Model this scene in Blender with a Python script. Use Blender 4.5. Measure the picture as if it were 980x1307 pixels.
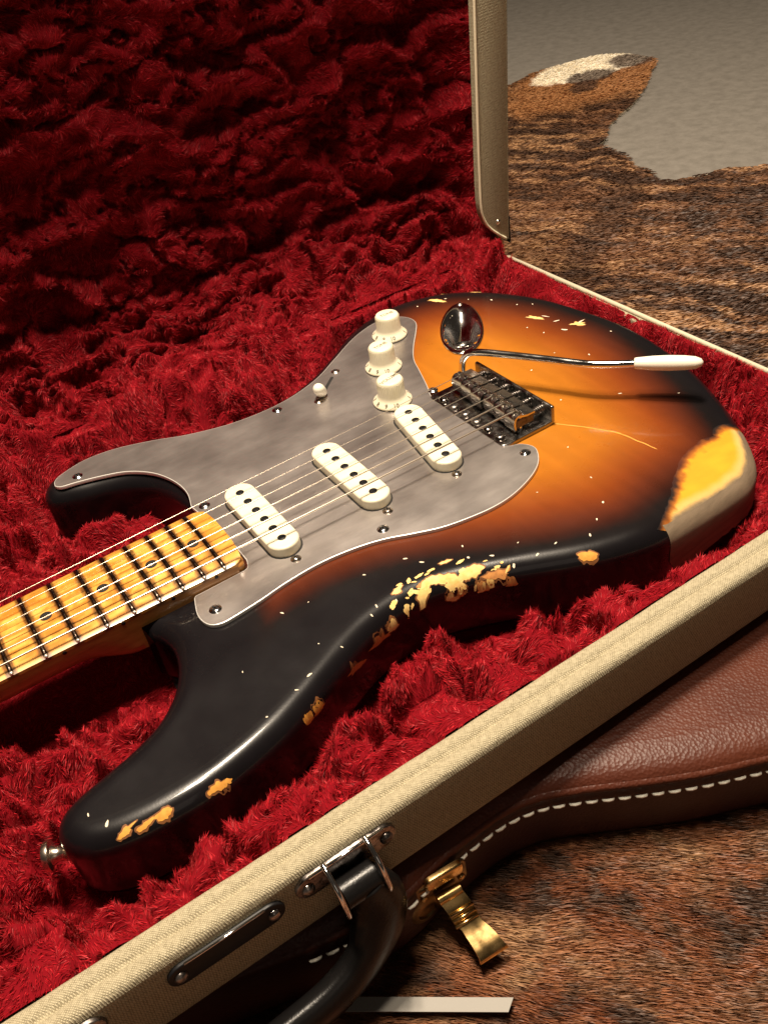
import bpy, bmesh, math, random
import numpy as np
from mathutils import Vector, Matrix
from mathutils.geometry import delaunay_2d_cdt

for o in list(bpy.data.objects): bpy.data.objects.remove(o)
rng = np.random.default_rng(7); random.seed(7)
S = 0.001; ZO = 112.0; UO = 500.0
SC = bpy.context.scene
COL = SC.collection
# all measures below are millimetres: u along the strings, v across them, z above the guitar's face
def W(p): return ((p[0]-UO)*S, p[1]*S, (p[2]+ZO)*S)

# ------------------------------------------------------------------ camera
CAMP = np.array([371.6, -388.1, 316.9])
R = np.array([[0.83094, -0.53916, -0.13732], [0.43388, 0.47345, 0.76655], [-0.34827, -0.69653, 0.62734]])
cd = bpy.data.cameras.new('camera'); cam = bpy.data.objects.new('camera', cd); COL.objects.link(cam)
M = Matrix(((R[0][0], R[1][0], R[2][0], 0), (R[0][1], R[1][1], R[2][1], 0), (R[0][2], R[1][2], R[2][2], 0), (0, 0, 0, 1)))
q = M.to_quaternion(); cam.rotation_mode = 'QUATERNION'; cam.rotation_quaternion = q; cam.location = W(CAMP)
cd.sensor_fit = 'VERTICAL'; cd.sensor_height = 36; cd.lens = 36*1164/1307
cd.clip_start = 0.01; cd.clip_end = 60
SC.camera = cam

# ------------------------------------------------------------------ light
world = bpy.data.worlds.new("World"); SC.world = world; world.use_nodes = True
bg = world.node_tree.nodes['Background']; bg.inputs[0].default_value = (1.0, 0.78, 0.58, 1); bg.inputs[1].default_value = 0.022
def area(name, loc, target, size, power, col=(1, .84, .65), size_y=None, spread=math.pi):
    l = bpy.data.lights.new(name, 'AREA'); l.energy = power; l.color = col; l.size = size*S
    if size_y: l.shape = 'RECTANGLE'; l.size_y = size_y*S
    l.spread = spread
    o = bpy.data.objects.new(name, l); COL.objects.link(o); o.location = W(loc)
    d = Vector(W(target))-Vector(W(loc)); o.rotation_euler = d.to_track_quat('-Z', 'Y').to_euler(); return o
area('ceiling_or_fill_lamp', (690, 150, 1500), (600, 0, 0), 240, 20)
area('ceiling_or_fill_lamp', (470, -175, 1500), (560, 120, 0), 160, 9)  # fill lamp added to brighten the upright lid's plush, no ceiling bulb
area('ceiling_or_fill_lamp', (640, 60, 1500), (600, 0, 0), 60, 8)
area('ceiling_or_fill_lamp', (560, 120, 1500), (600, 0, 0), 60, 7)
area('ceiling_or_fill_lamp', (480, 20, 1500), (600, 0, 0), 60, 6)
area('front_fill', (250, -1400, 900), (550, 0, 0), 450, .42, (1, .84, .68), 700)  # weak fill added from the camera side, not an actual window
SC.view_settings.view_transform = 'Standard'; SC.view_settings.look = 'None'
SC.view_settings.exposure = 0.38; SC.view_settings.gamma = 1

# ------------------------------------------------------------------ noise
def _h(ix, iy, iz, seed):
    n = (ix.astype(np.int64)*374761393 + iy.astype(np.int64)*668265263 + iz.astype(np.int64)*2147483647 + seed*1274126177) & 0xffffffff
    n = ((n ^ (n >> 13))*1274126177) & 0xffffffff
    n = n ^ (n >> 16)
    return (n & 0xffff)/65535.0
def vnoise(x, y, z=None, seed=0):
    x = np.asarray(x, float); y = np.asarray(y, float); z = np.zeros_like(x) if z is None else np.asarray(z, float)
    ix, iy, iz = np.floor(x), np.floor(y), np.floor(z); fx, fy, fz = x-ix, y-iy, z-iz
    fx, fy, fz = [f*f*(3-2*f) for f in (fx, fy, fz)]
    r = 0
    for a in (0, 1):
        for b in (0, 1):
            for c in (0, 1):
                r = r + _h(ix+a, iy+b, iz+c, seed)*(fx if a else 1-fx)*(fy if b else 1-fy)*(fz if c else 1-fz)
    return r
def fbm(x, y, z=None, seed=0, o=4):
    r = 0; a = .5; t = 0
    x = np.asarray(x, float); y = np.asarray(y, float); z = np.zeros_like(x) if z is None else np.asarray(z, float)
    for k in range(o):
        r = r+a*vnoise(x*2**k, y*2**k, z*2**k, seed+k); t += a; a *= .5
    return r/t
def sstep(a, b, x):
    t = np.clip((np.asarray(x, float)-a)/(b-a), 0, 1); return t*t*(3-2*t)

# ------------------------------------------------------------------ materials
MATS = {}
def mat(name, col=(.5, .5, .5), rough=.5, metal=0, coat=0, coat_rough=.1, bump=None, noise=None, attr=None, sheen=0, sheen_col=None, spec=.5, wave=None, rn=None, aniso=0):
    """bump=(scale,strength,dist); noise=(scale,dark colour,amount,detail); attr=colour attribute"""
    m = bpy.data.materials.new(name); m.use_nodes = True; nt = m.node_tree; N = nt.nodes; L = nt.links
    b = N['Principled BSDF']; b.inputs['Base Color'].default_value = (*col, 1); b.inputs['Roughness'].default_value = rough
    b.inputs['Metallic'].default_value = metal; b.inputs['Coat Weight'].default_value = coat; b.inputs['Coat Roughness'].default_value = coat_rough
    b.inputs['Specular IOR Level'].default_value = spec
    if sheen:
        b.inputs['Sheen Weight'].default_value = sheen; b.inputs['Sheen Roughness'].default_value = .35
        b.inputs['Sheen Tint'].default_value = (*(sheen_col or (1, 1, 1)), 1)
    tc = N.new('ShaderNodeTexCoord'); src = None
    if attr:
        a = N.new('ShaderNodeVertexColor'); a.layer_name = attr; src = a.outputs['Color']
    if noise:
        nz = N.new('ShaderNodeTexNoise'); nz.inputs['Scale'].default_value = noise[0]; nz.inputs['Detail'].default_value = noise[3] if len(noise) > 3 else 6
        nz.inputs['Roughness'].default_value = .65
        mp = N.new('ShaderNodeMapping'); mp.inputs['Scale'].default_value = noise[4] if len(noise) > 4 else (1, 1, 1)
        L.new(tc.outputs['Object'], mp.inputs[0]); L.new(mp.outputs[0], nz.inputs['Vector'])
        rp = N.new('ShaderNodeValToRGB'); rp.color_ramp.elements[0].position = .38; rp.color_ramp.elements[1].position = .64
        L.new(nz.outputs['Fac'], rp.inputs[0])
        mx = N.new('ShaderNodeMix'); mx.data_type = 'RGBA'
        mul = N.new('ShaderNodeMath'); mul.operation = 'MULTIPLY'; mul.inputs[1].default_value = noise[2]; L.new(rp.outputs[0], mul.inputs[0])
        L.new(mul.outputs[0], mx.inputs[0]); mx.inputs[6].default_value = (*col, 1); mx.inputs[7].default_value = (*noise[1], 1)
        if src: L.new(src, mx.inputs[6])
        src = mx.outputs[2]
    if src: L.new(src, b.inputs['Base Color'])
    if rn:
        nz2 = N.new('ShaderNodeTexNoise'); nz2.inputs['Scale'].default_value = rn[0]; nz2.inputs['Detail'].default_value = 5; L.new(tc.outputs['Object'], nz2.inputs['Vector'])
        mr = N.new('ShaderNodeMapRange'); mr.inputs[1].default_value = .3; mr.inputs[2].default_value = .7; mr.inputs[3].default_value = rn[1]; mr.inputs[4].default_value = rn[2]
        L.new(nz2.outputs['Fac'], mr.inputs[0]); L.new(mr.outputs[0], b.inputs['Roughness'])
    if bump:
        nb = N.new('ShaderNodeTexNoise') if len(bump) < 4 else N.new('ShaderNodeTexVoronoi')
        nb.inputs['Scale'].default_value = bump[0]
        if len(bump) < 4: nb.inputs['Detail'].default_value = 4
        L.new(tc.outputs['Object'], nb.inputs['Vector'])
        bp = N.new('ShaderNodeBump'); bp.inputs['Strength'].default_value = bump[1]; bp.inputs['Distance'].default_value = bump[2]
        L.new(nb.outputs[0], bp.inputs['Height']); L.new(bp.outputs[0], b.inputs['Normal'])
    MATS[name] = m; return m
def tweed_mat(name, col, dark):
    """woven cloth: two crossed wave threads plus slubs"""
    m = mat(name, col, .85, bump=None, spec=.2); nt = m.node_tree; N = nt.nodes; L = nt.links; b = N['Principled BSDF']
    tc = N.new('ShaderNodeTexCoord')
    ws = []  # warp and weft
    for rot in ((.3, .2, .8), (.3, .2, .8+math.pi/2)):
        mp = N.new('ShaderNodeMapping'); mp.inputs['Rotation'].default_value = rot; L.new(tc.outputs['Object'], mp.inputs[0])
        w = N.new('ShaderNodeTexWave'); w.inputs['Scale'].default_value = 400; w.inputs['Distortion'].default_value = 2.5; w.inputs['Detail'].default_value = 3
        w.inputs['Detail Scale'].default_value = 1.5
        L.new(mp.outputs[0], w.inputs['Vector']); ws.append(w)
    mn = N.new('ShaderNodeMath'); mn.operation = 'MULTIPLY'; L.new(ws[0].outputs['Fac'], mn.inputs[0]); L.new(ws[1].outputs['Fac'], mn.inputs[1])
    nz = N.new('ShaderNodeTexNoise'); nz.inputs['Scale'].default_value = 500; nz.inputs['Detail'].default_value = 5; nz.inputs['Roughness'].default_value = .7; L.new(tc.outputs['Object'], nz.inputs['Vector'])
    ad = N.new('ShaderNodeMath'); ad.operation = 'ADD'; L.new(mn.outputs[0], ad.inputs[0]); L.new(nz.outputs['Fac'], ad.inputs[1])
    rp = N.new('ShaderNodeValToRGB'); e = rp.color_ramp.elements; e[0].position = .42; e[0].color = (*dark, 1); e[1].position = .82; e[1].color = (*col, 1)
    L.new(ad.outputs[0], rp.inputs[0]); L.new(rp.outputs[0], b.inputs['Base Color'])
    bp = N.new('ShaderNodeBump'); bp.inputs['Strength'].default_value = .6; bp.inputs['Distance'].default_value = .0006; L.new(ad.outputs[0], bp.inputs['Height']); L.new(bp.outputs[0], b.inputs['Normal'])
    return m
lacquer = mat('sunburst_lacquer', attr='burst', rough=.3, coat=.3, coat_rough=.07, spec=.22, bump=(900, .25, .0001), noise=(2500, (.0, .0, .0), .10, 2), rn=(30, .24, .36))
woodside = mat('bare_alder', (.21, .155, .10), .8, noise=(60, (.13, .095, .06), .7, 8, (1, 1, 6)), bump=(1500, .3, .0002))
lacquer_matte = mat('worn_finish', attr='burst', rough=.5, spec=.3, bump=(900, .25, .0001))
amber = mat('worn_amber_finish', (.76, .37, .025), .5, noise=(50, (.60, .23, .012), .6, 6, (1, 4, 1)))
chipcream = mat('chip_cream', (.80, .58, .22), .7, noise=(300, (.72, .40, .09), .7))
chiporange = mat('chip_orange', (.62, .27, .07), .75, noise=(400, (.42, .17, .05), .8))
chipwhite = mat('chip_pale', (.72, .62, .47), .7)
alu = mat('anodised_aluminium', (.60, .555, .53), .36, metal=.92, noise=(30, (.33, .295, .28), .5, 12, (.8, 2.6, 1)), rn=(25, .28, .40), bump=(1200, .35, .0001))
aluedge = mat('bare_aluminium_edge', (.72, .70, .66), .35, metal=.35)
cream = mat('aged_cream_plastic', (.74, .69, .53), .38, noise=(90, (.62, .54, .36), .35))
ivory = mat('ivory_plastic', (.84, .80, .68), .3)
black = mat('black_iron', (.006, .006, .007), .45, spec=.3)
slotblack = mat('dark_recess', (.006, .005, .005), .8)
chrome = mat('chrome', (.78, .77, .77), .09, metal=1, noise=(120, (.5, .47, .44), .4), rn=(80, .06, .2))
agedchrome = mat('aged_nickel', (.42, .38, .36), .2, metal=1, noise=(260, (.05, .04, .035), .95, 8), rn=(150, .12, .45))
darkmetal = mat('tarnished_steel', (.34, .325, .31), .16, metal=1, noise=(420, (.10, .08, .07), .25, 6), rn=(200, .14, .34))
nickel = mat('nickel', (.72, .62, .52), .25, metal=1, noise=(300, (.4, .3, .22), .5))
stringm = mat('string_steel', (.62, .54, .44), .3, metal=1)
fretm = mat('fret_wire', (.16, .12, .10), .28, metal=1, noise=(400, (.03, .02, .015), .8))
fretend = mat('fret_end', (.92, .86, .76), .3, metal=.8)
gold = mat('polished_brass', (.78, .52, .22), .2, metal=1, noise=(120, (.42, .26, .09), .6), rn=(100, .12, .35))
golddark = mat('dull_brass', (.30, .20, .09), .35, metal=1, noise=(150, (.05, .035, .02), .7))
tweed = tweed_mat('tweed_cloth', (.49, .43, .295), (.22, .185, .115))
dullpiping = mat('dull_piping', (.50, .45, .33), .8, bump=(900, .4, .0004))
piping = mat('cream_piping', (.80, .72, .52), .7, bump=(900, .4, .0004))
plush = mat('crimson_plush', (.16, .002, .006), .9, sheen=.5, sheen_col=(1, .12, .12), spec=.1)
pile = mat('crimson_pile', attr='pile', rough=.55, sheen=.45, sheen_col=(1, .22, .22), spec=.22)
leather = mat('brown_leather', (.082, .020, .009), .46, bump=(620, .5, .0005, 'v'), noise=(25, (.055, .013, .007), .6), spec=.3)
sideleather = mat('dark_brown_leather', (.045, .010, .007), .5, bump=(650, .4, .0004, 'v'))
saddlem = mat('saddle_steel', (.66, .64, .61), .22, metal=1, noise=(500, (.25, .22, .19), .4, 6))
steeldark = mat('grimy_steel', (.15, .13, .12), .4, metal=1, noise=(500, (.02, .015, .012), .7, 6))
blackleather = mat('black_leather', (.006, .0055, .0055), .3, bump=(700, .35, .0003), rn=(60, .24, .36), spec=.22)
thread = mat('cream_thread', (.92, .88, .76), .8)
hidem = mat('cowhide_skin', attr='hide', rough=.8)
hidepile = mat('cowhide_hair', attr='pile', rough=.5, spec=.3)
floorm = mat('grey_floor', (.215, .195, .17), .9, noise=(60, (.15, .135, .115), .8, 10), bump=(500, .3, .001))
paper = mat('paper', (.30, .285, .26), .8)
fb = mat('maple_fingerboard', attr='maple', rough=.35, coat=.5, coat_rough=.12, noise=(160, (.55, .20, .02), .30, 8, (1, 2.5, 1)))
neckm = mat('amber_maple', (.42, .19, .045), .38, coat=.4, coat_rough=.2, noise=(60, (.26, .10, .02), .7, 8, (1, 5, 5)))

# ------------------------------------------------------------------ mesh helpers
def prop(o, label=None, cat=None, group=None, kind=None):
    if label: o['label'] = label
    if cat: o['category'] = cat
    if group: o['group'] = group
    if kind: o['kind'] = kind
    return o
def thing(name, label, cat, base=(500, 0, -112), group=None):
    o = bpy.data.objects.new(name, None); COL.objects.link(o); o.location = W(base); o.empty_display_size = .02
    o['base_u'] = base[0]; o['base_v'] = base[1]; o['base_z'] = base[2]
    return prop(o, label, cat, group)
def base_of(o):
    while o.parent: o = o.parent
    return np.array([o['base_u'], o['base_v'], o['base_z']]) if 'base_u' in o else np.array([UO, 0, -ZO])
def me_from(name, V, F, m, smooth=True):
    me = bpy.data.meshes.new(name); me.from_pydata([tuple(v) for v in V], [], [tuple(f) for f in F])
    if m:
        for mm in (m if isinstance(m, (list, tuple)) else [m]): me.materials.append(mm)
    if smooth:
        me.polygons.foreach_set('use_smooth', [True]*len(me.polygons))
    me.update(); return me
def part(name, V, F, m, parent=None, smooth=True, label=None, kind=None, sharp=None, fix=True):
    b = base_of(parent) if parent else np.array([UO, 0, -ZO])
    V = (np.asarray(V, float)-b)*S
    me = me_from(name, V, F, m, smooth)
    if fix:
        bm = bmesh.new(); bm.from_mesh(me); bmesh.ops.recalc_face_normals(bm, faces=bm.faces); bm.to_mesh(me); bm.free()
    if sharp and smooth: me.set_sharp_from_angle(angle=math.radians(sharp))
    o = bpy.data.objects.new(name, me); COL.objects.link(o)
    if parent: o.parent = parent
    return prop(o, label, None, None, kind)
def fast_mesh(name, V, quads, tris, m, cols=None, attr='pile', smooth=False):
    me = bpy.data.meshes.new(name); nv = len(V)
    me.vertices.add(nv); me.vertices.foreach_set('co', np.asarray(V, np.float32).ravel())
    ql = quads.ravel() if quads is not None else np.zeros(0, int); tl = tris.ravel() if tris is not None else np.zeros(0, int)
    nq = len(quads) if quads is not None else 0;  nt = len(tris) if tris is not None else 0
    me.loops.add(len(ql)+len(tl)); me.loops.foreach_set('vertex_index', np.concatenate([ql, tl]).astype(np.int32))
    me.polygons.add(nq+nt)
    st = np.concatenate([np.arange(nq)*4, nq*4+np.arange(nt)*3]).astype(np.int32)
    me.polygons.foreach_set('loop_start', st)
    if smooth: me.polygons.foreach_set('use_smooth', np.ones(nq+nt, bool))
    me.materials.append(m); me.update(calc_edges=True)
    if cols is not None:
        a = me.color_attributes.new(attr, 'FLOAT_COLOR', 'POINT')
        a.data.foreach_set('color', np.concatenate([cols, np.ones((nv, 1))], 1).astype(np.float32).ravel())
    return me
def link(name, me, parent=None, label=None, kind=None):
    o = bpy.data.objects.new(name, me); COL.objects.link(o)
    if parent: o.parent = parent
    return prop(o, label, None, None, kind)
def set_attr(me, name, cols):
    a = me.color_attributes.new(name, 'FLOAT_COLOR', 'POINT')
    a.data.foreach_set('color', np.concatenate([cols, np.ones((len(cols), 1))], 1).astype(np.float32).ravel())

def catmull(P, n, closed=True):
    P = np.array(P, float); m = len(P); out = []
    rngk = range(m) if closed else range(m-1)
    for i in rngk:
        if closed: a, b, c, d = P[(i-1) % m], P[i], P[(i+1) % m], P[(i+2) % m]
        else: a, b, c, d = P[max(i-1, 0)], P[i], P[i+1], P[min(i+2, m-1)]
        for k in range(n):
            t = k/n; out.append(.5*((2*b)+(-a+c)*t+(2*a-5*b+4*c-d)*t*t+(-a+3*b-3*c+d)*t**3))
    if not closed: out.append(P[-1])
    return np.array(out)
def resample(P, step, closed=True):
    Q = np.vstack([P, P[:1]]) if closed else np.array(P)
    d = np.r_[0, np.cumsum(np.linalg.norm(np.diff(Q, axis=0), axis=1))]; n = max(3, int(round(d[-1]/step)))
    t = np.linspace(0, d[-1], n+1); t = t[:-1] if closed else t
    return np.stack([np.interp(t, d, Q[:, k]) for k in range(Q.shape[1])], 1)
def onormal(P, closed=True):
    """outward normals of a CCW outline"""
    if closed: T = np.roll(P, -1, 0)-np.roll(P, 1, 0)
    else: T = np.gradient(P, axis=0)
    T = T/np.maximum(np.linalg.norm(T, axis=1, keepdims=True), 1e-9); return np.stack([T[:, 1], -T[:, 0]], 1)
def ccw(P):
    P = np.asarray(P, float); a = np.sum(P[:, 0]*np.roll(P[:, 1], -1)-np.roll(P[:, 0], -1)*P[:, 1]); return P if a > 0 else P[::-1]
def segdist(Q, P, closed=True):
    A = P; B = np.roll(P, -1, 0) if closed else P[1:]
    if not closed: A = P[:-1]
    out = np.full(len(Q), 1e9)
    for i in range(0, len(Q), 20000):
        q = Q[i:i+20000, None, :]; ab = (B-A)[None]; t = np.clip(((q-A[None])*ab).sum(2)/np.maximum((ab**2).sum(2), 1e-12), 0, 1)
        out[i:i+20000] = np.sqrt((((A[None]+ab*t[..., None])-q)**2).sum(2)).min(1)
    return out
def inside(Q, P):
    x, y = Q[:, 0], Q[:, 1]; r = np.zeros(len(Q), bool); n = len(P)
    for i in range(n):
        x1, y1 = P[i]; x2, y2 = P[(i+1) % n]
        c = (y1 > y) != (y2 > y)
        if y1 != y2: r ^= c & (x < (x2-x1)*(y-y1)/(y2-y1)+x1)
    return r
def cdt(outline, extra, holes=()):
    V = [tuple(p) for p in outline]; n = len(V); E = [(i, (i+1) % n) for i in range(n)]
    for h in holes:
        s = len(V); V += [tuple(p) for p in h]; E += [(s+i, s+(i+1) % len(h)) for i in range(len(h))]
    V += [tuple(p) for p in extra]
    vo, eo, fo, _, _, _ = delaunay_2d_cdt([Vector(v) for v in V], E, [], 1 if not holes else 2, 1e-5)
    return np.array([tuple(v) for v in vo]), [tuple(f) for f in fo]
def gridpts(P, step, margin, jitter=.25):
    lo, hi = P.min(0), P.max(0); X, Y = np.meshgrid(np.arange(lo[0], hi[0], step), np.arange(lo[1], hi[1], step))
    Q = np.stack([X.ravel(), Y.ravel()], 1)+rng.uniform(-jitter, jitter, (X.size, 2))*step
    Q = Q[inside(Q, P)]; return Q[segdist(Q, P) > margin]

def tube(path, rad, seg=12, caps=True):
    P = np.array(path, float); n = len(P); rad = np.broadcast_to(np.asarray(rad, float), (n,))
    T = np.gradient(P, axis=0); T /= np.linalg.norm(T, axis=1, keepdims=True)
    up = np.array([0, 0, 1.]) if abs(T[0][2]) < .9 else np.array([1., 0, 0]); V = []; F = []
    a = np.cross(T[0], up); a /= np.linalg.norm(a)
    for i in range(n):
        a = a-T[i]*a.dot(T[i]); a /= np.linalg.norm(a); b = np.cross(T[i], a)
        for k in range(seg):
            t = 2*math.pi*k/seg; V.append(P[i]+rad[i]*(math.cos(t)*a+math.sin(t)*b))
    for i in range(n-1):
        for k in range(seg): F.append((i*seg+k, i*seg+(k+1) % seg, (i+1)*seg+(k+1) % seg, (i+1)*seg+k))
    if caps: F += [tuple(range(seg))[::-1], tuple((n-1)*seg+k for k in range(seg))]
    return V, F
def lathe(prof, c, axis=(0, 0, 1), seg=32, capend=True):
    """prof: (radius, height) along axis from c"""
    ax = np.array(axis, float); ax /= np.linalg.norm(ax); up = np.array([1., 0, 0]) if abs(ax[0]) < .9 else np.array([0, 1., 0])
    a = np.cross(ax, up); a /= np.linalg.norm(a); b = np.cross(ax, a); V = []; F = []
    for r, h in prof:
        for k in range(seg):
            t = 2*math.pi*k/seg; V.append(np.array(c)+ax*h+max(r, .001)*(math.cos(t)*a+math.sin(t)*b))
    for i in range(len(prof)-1):
        for k in range(seg): F.append((i*seg+k, i*seg+(k+1) % seg, (i+1)*seg+(k+1) % seg, (i+1)*seg+k))
    if capend: F += [tuple(range(seg))[::-1], tuple((len(prof)-1)*seg+k for k in range(seg))]
    return V, F
def rings_to_faces(nr, n, F=None, off=0):
    F = [] if F is None else F
    for i in range(nr-1):
        for k in range(n): F.append((off+i*n+k, off+i*n+(k+1) % n, off+(i+1)*n+(k+1) % n, off+(i+1)*n+k))
    return F
def prism(P, z0, z1, bev=0., nb=3, fr=None):
    """outline P extruded z0..z1 with a rounded top edge; fr maps (a,b,c) to uvz"""
    P = ccw(P); N = onormal(P); n = len(P); V = []
    rows = [(0, z0)]
    if bev > 0:
        for k in range(nb+1):
            t = k/nb*math.pi/2; rows.append((bev*(1-math.cos(t)), z1-bev+bev*math.sin(t)))
    else: rows.append((0, z1))
    for ins, z in rows:
        for p in P-N*ins: V.append((p[0], p[1], z))
    F = rings_to_faces(len(rows), n); F.append(tuple(range(n))[::-1]); F.append(tuple((len(rows)-1)*n+k for k in range(n)))
    if fr: V = [fr(*v) for v in V]
    return V, F
def stadium(L, w, n=12, c=(0, 0), ang=0):
    h = L/2-w/2; P = [(h+w/2*math.cos(t), w/2*math.sin(t)) for t in np.linspace(-math.pi/2, math.pi/2, n)]
    P += [(-h+w/2*math.cos(t), w/2*math.sin(t)) for t in np.linspace(math.pi/2, 3*math.pi/2, n)]
    ca, sa = math.cos(ang), math.sin(ang); return np.array([(c[0]+x*ca-y*sa, c[1]+x*sa+y*ca) for x, y in P])
def rrect(w, h, r, n=5, c=(0, 0), ang=0):
    P = []
    for cx, cy, a0 in ((w/2-r, -h/2+r, -90), (w/2-r, h/2-r, 0), (-w/2+r, h/2-r, 90), (-w/2+r, -h/2+r, 180)):
        for t in np.linspace(math.radians(a0), math.radians(a0+90), n): P.append((cx+r*math.cos(t), cy+r*math.sin(t)))
    ca, sa = math.cos(ang), math.sin(ang); return np.array([(c[0]+x*ca-y*sa, c[1]+x*sa+y*ca) for x, y in P])
def box(c, d, ax=None, r=0.):
    """rounded box, centre c, full sizes d, optional rotation matrix columns ax"""
    V, F = prism(rrect(d[0], d[1], max(min(r, d[0]/2.1, d[1]/2.1), .01), 3), -d[2]/2, d[2]/2, min(r, d[2]*.45))
    V = np.array(V)
    if ax is not None: V = V@np.array(ax).T
    return V+np.array(c), F
def merge(*vf):
    V = []; F = []
    for v, f in vf:
        o = len(V); V += [tuple(p) for p in v]; F += [tuple(i+o for i in g) for g in f]
    return V, F
def blades(name, P, D, length, width, cols, m, parent, bend=None, rootsink=.5, slim=False):
    """short pile fibres: roots P, directions D (unit), all in mm"""
    n = len(P); D = D/np.linalg.norm(D, axis=1, keepdims=True); r = rng.normal(size=(n, 3)); sd = np.cross(D, r); sd /= np.linalg.norm(sd, axis=1, keepdims=True)
    length = np.broadcast_to(length, (n,))[:, None]; width = np.broadcast_to(width, (n,))[:, None]
    if bend is None: bend = np.zeros((n, 3))
    b = base_of(parent); i = np.arange(n)[:, None]
    p0 = P-D*rootsink; p2 = P+D*length+bend*length
    if slim:
        V = np.stack([p0-sd*width/2, p0+sd*width/2, p2], 1).reshape(-1, 3)
        me = fast_mesh(name, (V-b)*S, None, i*3+np.array([[0, 1, 2]]), m, np.repeat(cols, 3, 0))
    else:
        p1 = P+D*length*.5
        V = np.stack([p0-sd*width/2, p0+sd*width/2, p1+sd*width*.45, p1-sd*width*.45, p2], 1).reshape(-1, 3)
        me = fast_mesh(name, (V-b)*S, i*5+np.array([[0, 1, 2, 3]]), i*5+np.array([[3, 2, 4]]), m, np.repeat(cols, 5, 0))
    return link(name, me, parent, kind='stuff')

# ================================================================== SETTING: floor, hide
fl = part('floor', [(-2500, -2500, -112), (4500, -2500, -112), (4500, 4500, -112), (-2500, 4500, -112)], [(0, 1, 2, 3)], floorm, kind='structure')
HIDE = [(1354, 858), (1410, 873), (1451, 874), (1500, 868), (1549, 849), (1568, 815), (1572, 775), (1560, 745), (1520, 712), (1489, 691), (1430, 645), (1366, 608), (1310, 585), (1269, 549), (1240, 530), (1229, 503), (1232, 470), (1208, 440), (1211, 409), (1196, 385), (1217, 365), (1245, 352), (1272, 344), (1280, 325), (1303, 313), (1290, 250), (1300, 150),
        (1220, 20), (1180, -150), (1240, -330), (1100, -560), (820, -700), (640, -790), (420, -700), (250, -770), (60, -600), (-100, -420), (-60, -200), (-220, 20), (-160, 300), (60, 520), (360, 640), (640, 720), (900, 760), (1120, 850), (1250, 862)]
HP = ccw(resample(catmull(HIDE, 6), 14)); Nn = onormal(HP)
HP = HP+Nn*((fbm(HP[:, 0]/30, HP[:, 1]/30, seed=3)-.5)*14)[:, None]
def ell(X, Y, cx, cy, a, b, ang):
    c, s = math.cos(ang), math.sin(ang); x = (X-cx)*c+(Y-cy)*s; y = -(X-cx)*s+(Y-cy)*c
    return np.sqrt((x/a)**2+(y/b)**2)
def hide_col(X, Y):
    w1 = fbm(X/90, Y/90, seed=11)*6; w2 = fbm(X/40+9, Y/40, seed=12)*2
    st = fbm((X*.8+Y*.6)/13+w1, (-X*.6+Y*.8)/95+w1*.5, seed=21, o=5); bl = fbm(X/120, Y/120, seed=5); fine = fbm(X/9, Y/9, seed=8)
    dark = np.array([.062, .032, .020]); mid = np.array([.19, .088, .044]); tan = np.array([.42, .24, .12])
    near = sstep(-60, -180, Y)
    t = sstep(.36, .62, st*.75+fine*.25)[:, None]; c = dark*(1-t)+mid*t
    t = (sstep(.47, .64, bl*.40+st*.40+fine*.2)*.95)[:, None]; c = c*(1-t)+tan*t
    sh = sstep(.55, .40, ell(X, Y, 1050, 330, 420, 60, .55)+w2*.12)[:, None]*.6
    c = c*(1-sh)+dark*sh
    rus = np.array([.20, .060, .022]); t = (near*.7)[:, None]*sstep(.35, .65, fine)[:, None]; c = c*(1-t)+rus*t
    org = np.array([.36, .165, .065]); t = sstep(1.25, .85, ell(X, Y, 1480, 775, 210, 105, .2)+(fbm(X/30, Y/30, seed=30)-.5)*.5)[:, None]; c = c*(1-t)+org*t
    crm = np.array([.92, .84, .68]); e = ell(X, Y, 1500, 818, 128, 62, .05)+(fbm(X/25, Y/25, seed=31)-.5)*.35; t = sstep(1.05, .93, e)[:, None]; c = c*(1-t)+crm*t
    for cx, cy, a, b_, an in ((1542, 785, 42, 36, .4), (1446, 775, 44, 32, .1), (1410, 745, 40, 20, .5)):
        e = ell(X, Y, cx, cy, a, b_, an)+(fbm(X/18, Y/18, seed=32)-.5)*.6; t = (sstep(1.05, .8, e)*.85)[:, None]; c = c*(1-t)+np.array([.085, .045, .03])*t
    return c*(.9+.2*fine[:, None])
rug = thing('cowhide_rug', 'brindled brown cowhide rug with a cream and orange leg patch, lying on grey floor', 'rug', (500, 0, -112))
gp = gridpts(HP, 15, 7)
hv, hf = cdt(HP, gp)
hz = -109+np.clip(segdist(hv, HP), 0, 6)*.25+(fbm(hv[:, 0]/60, hv[:, 1]/60, seed=40)-.5)*3+5*np.exp(-ell(hv[:, 0], hv[:, 1], 1080, 400, 260, 22, .6)**2)
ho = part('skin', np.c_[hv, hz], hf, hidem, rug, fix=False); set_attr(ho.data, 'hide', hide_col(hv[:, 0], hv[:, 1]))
rimV, rimF = [], []
for i, p in enumerate(HP): rimV += [(p[0], p[1], -112), (p[0]+.3, p[1]+.3, -108.7)]
for i in range(len(HP)): j = (i+1) % len(HP); rimF.append((2*i, 2*j, 2*j+1, 2*i+1))
part('skin_edge', rimV, rimF, chipwhite, rug)
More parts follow.
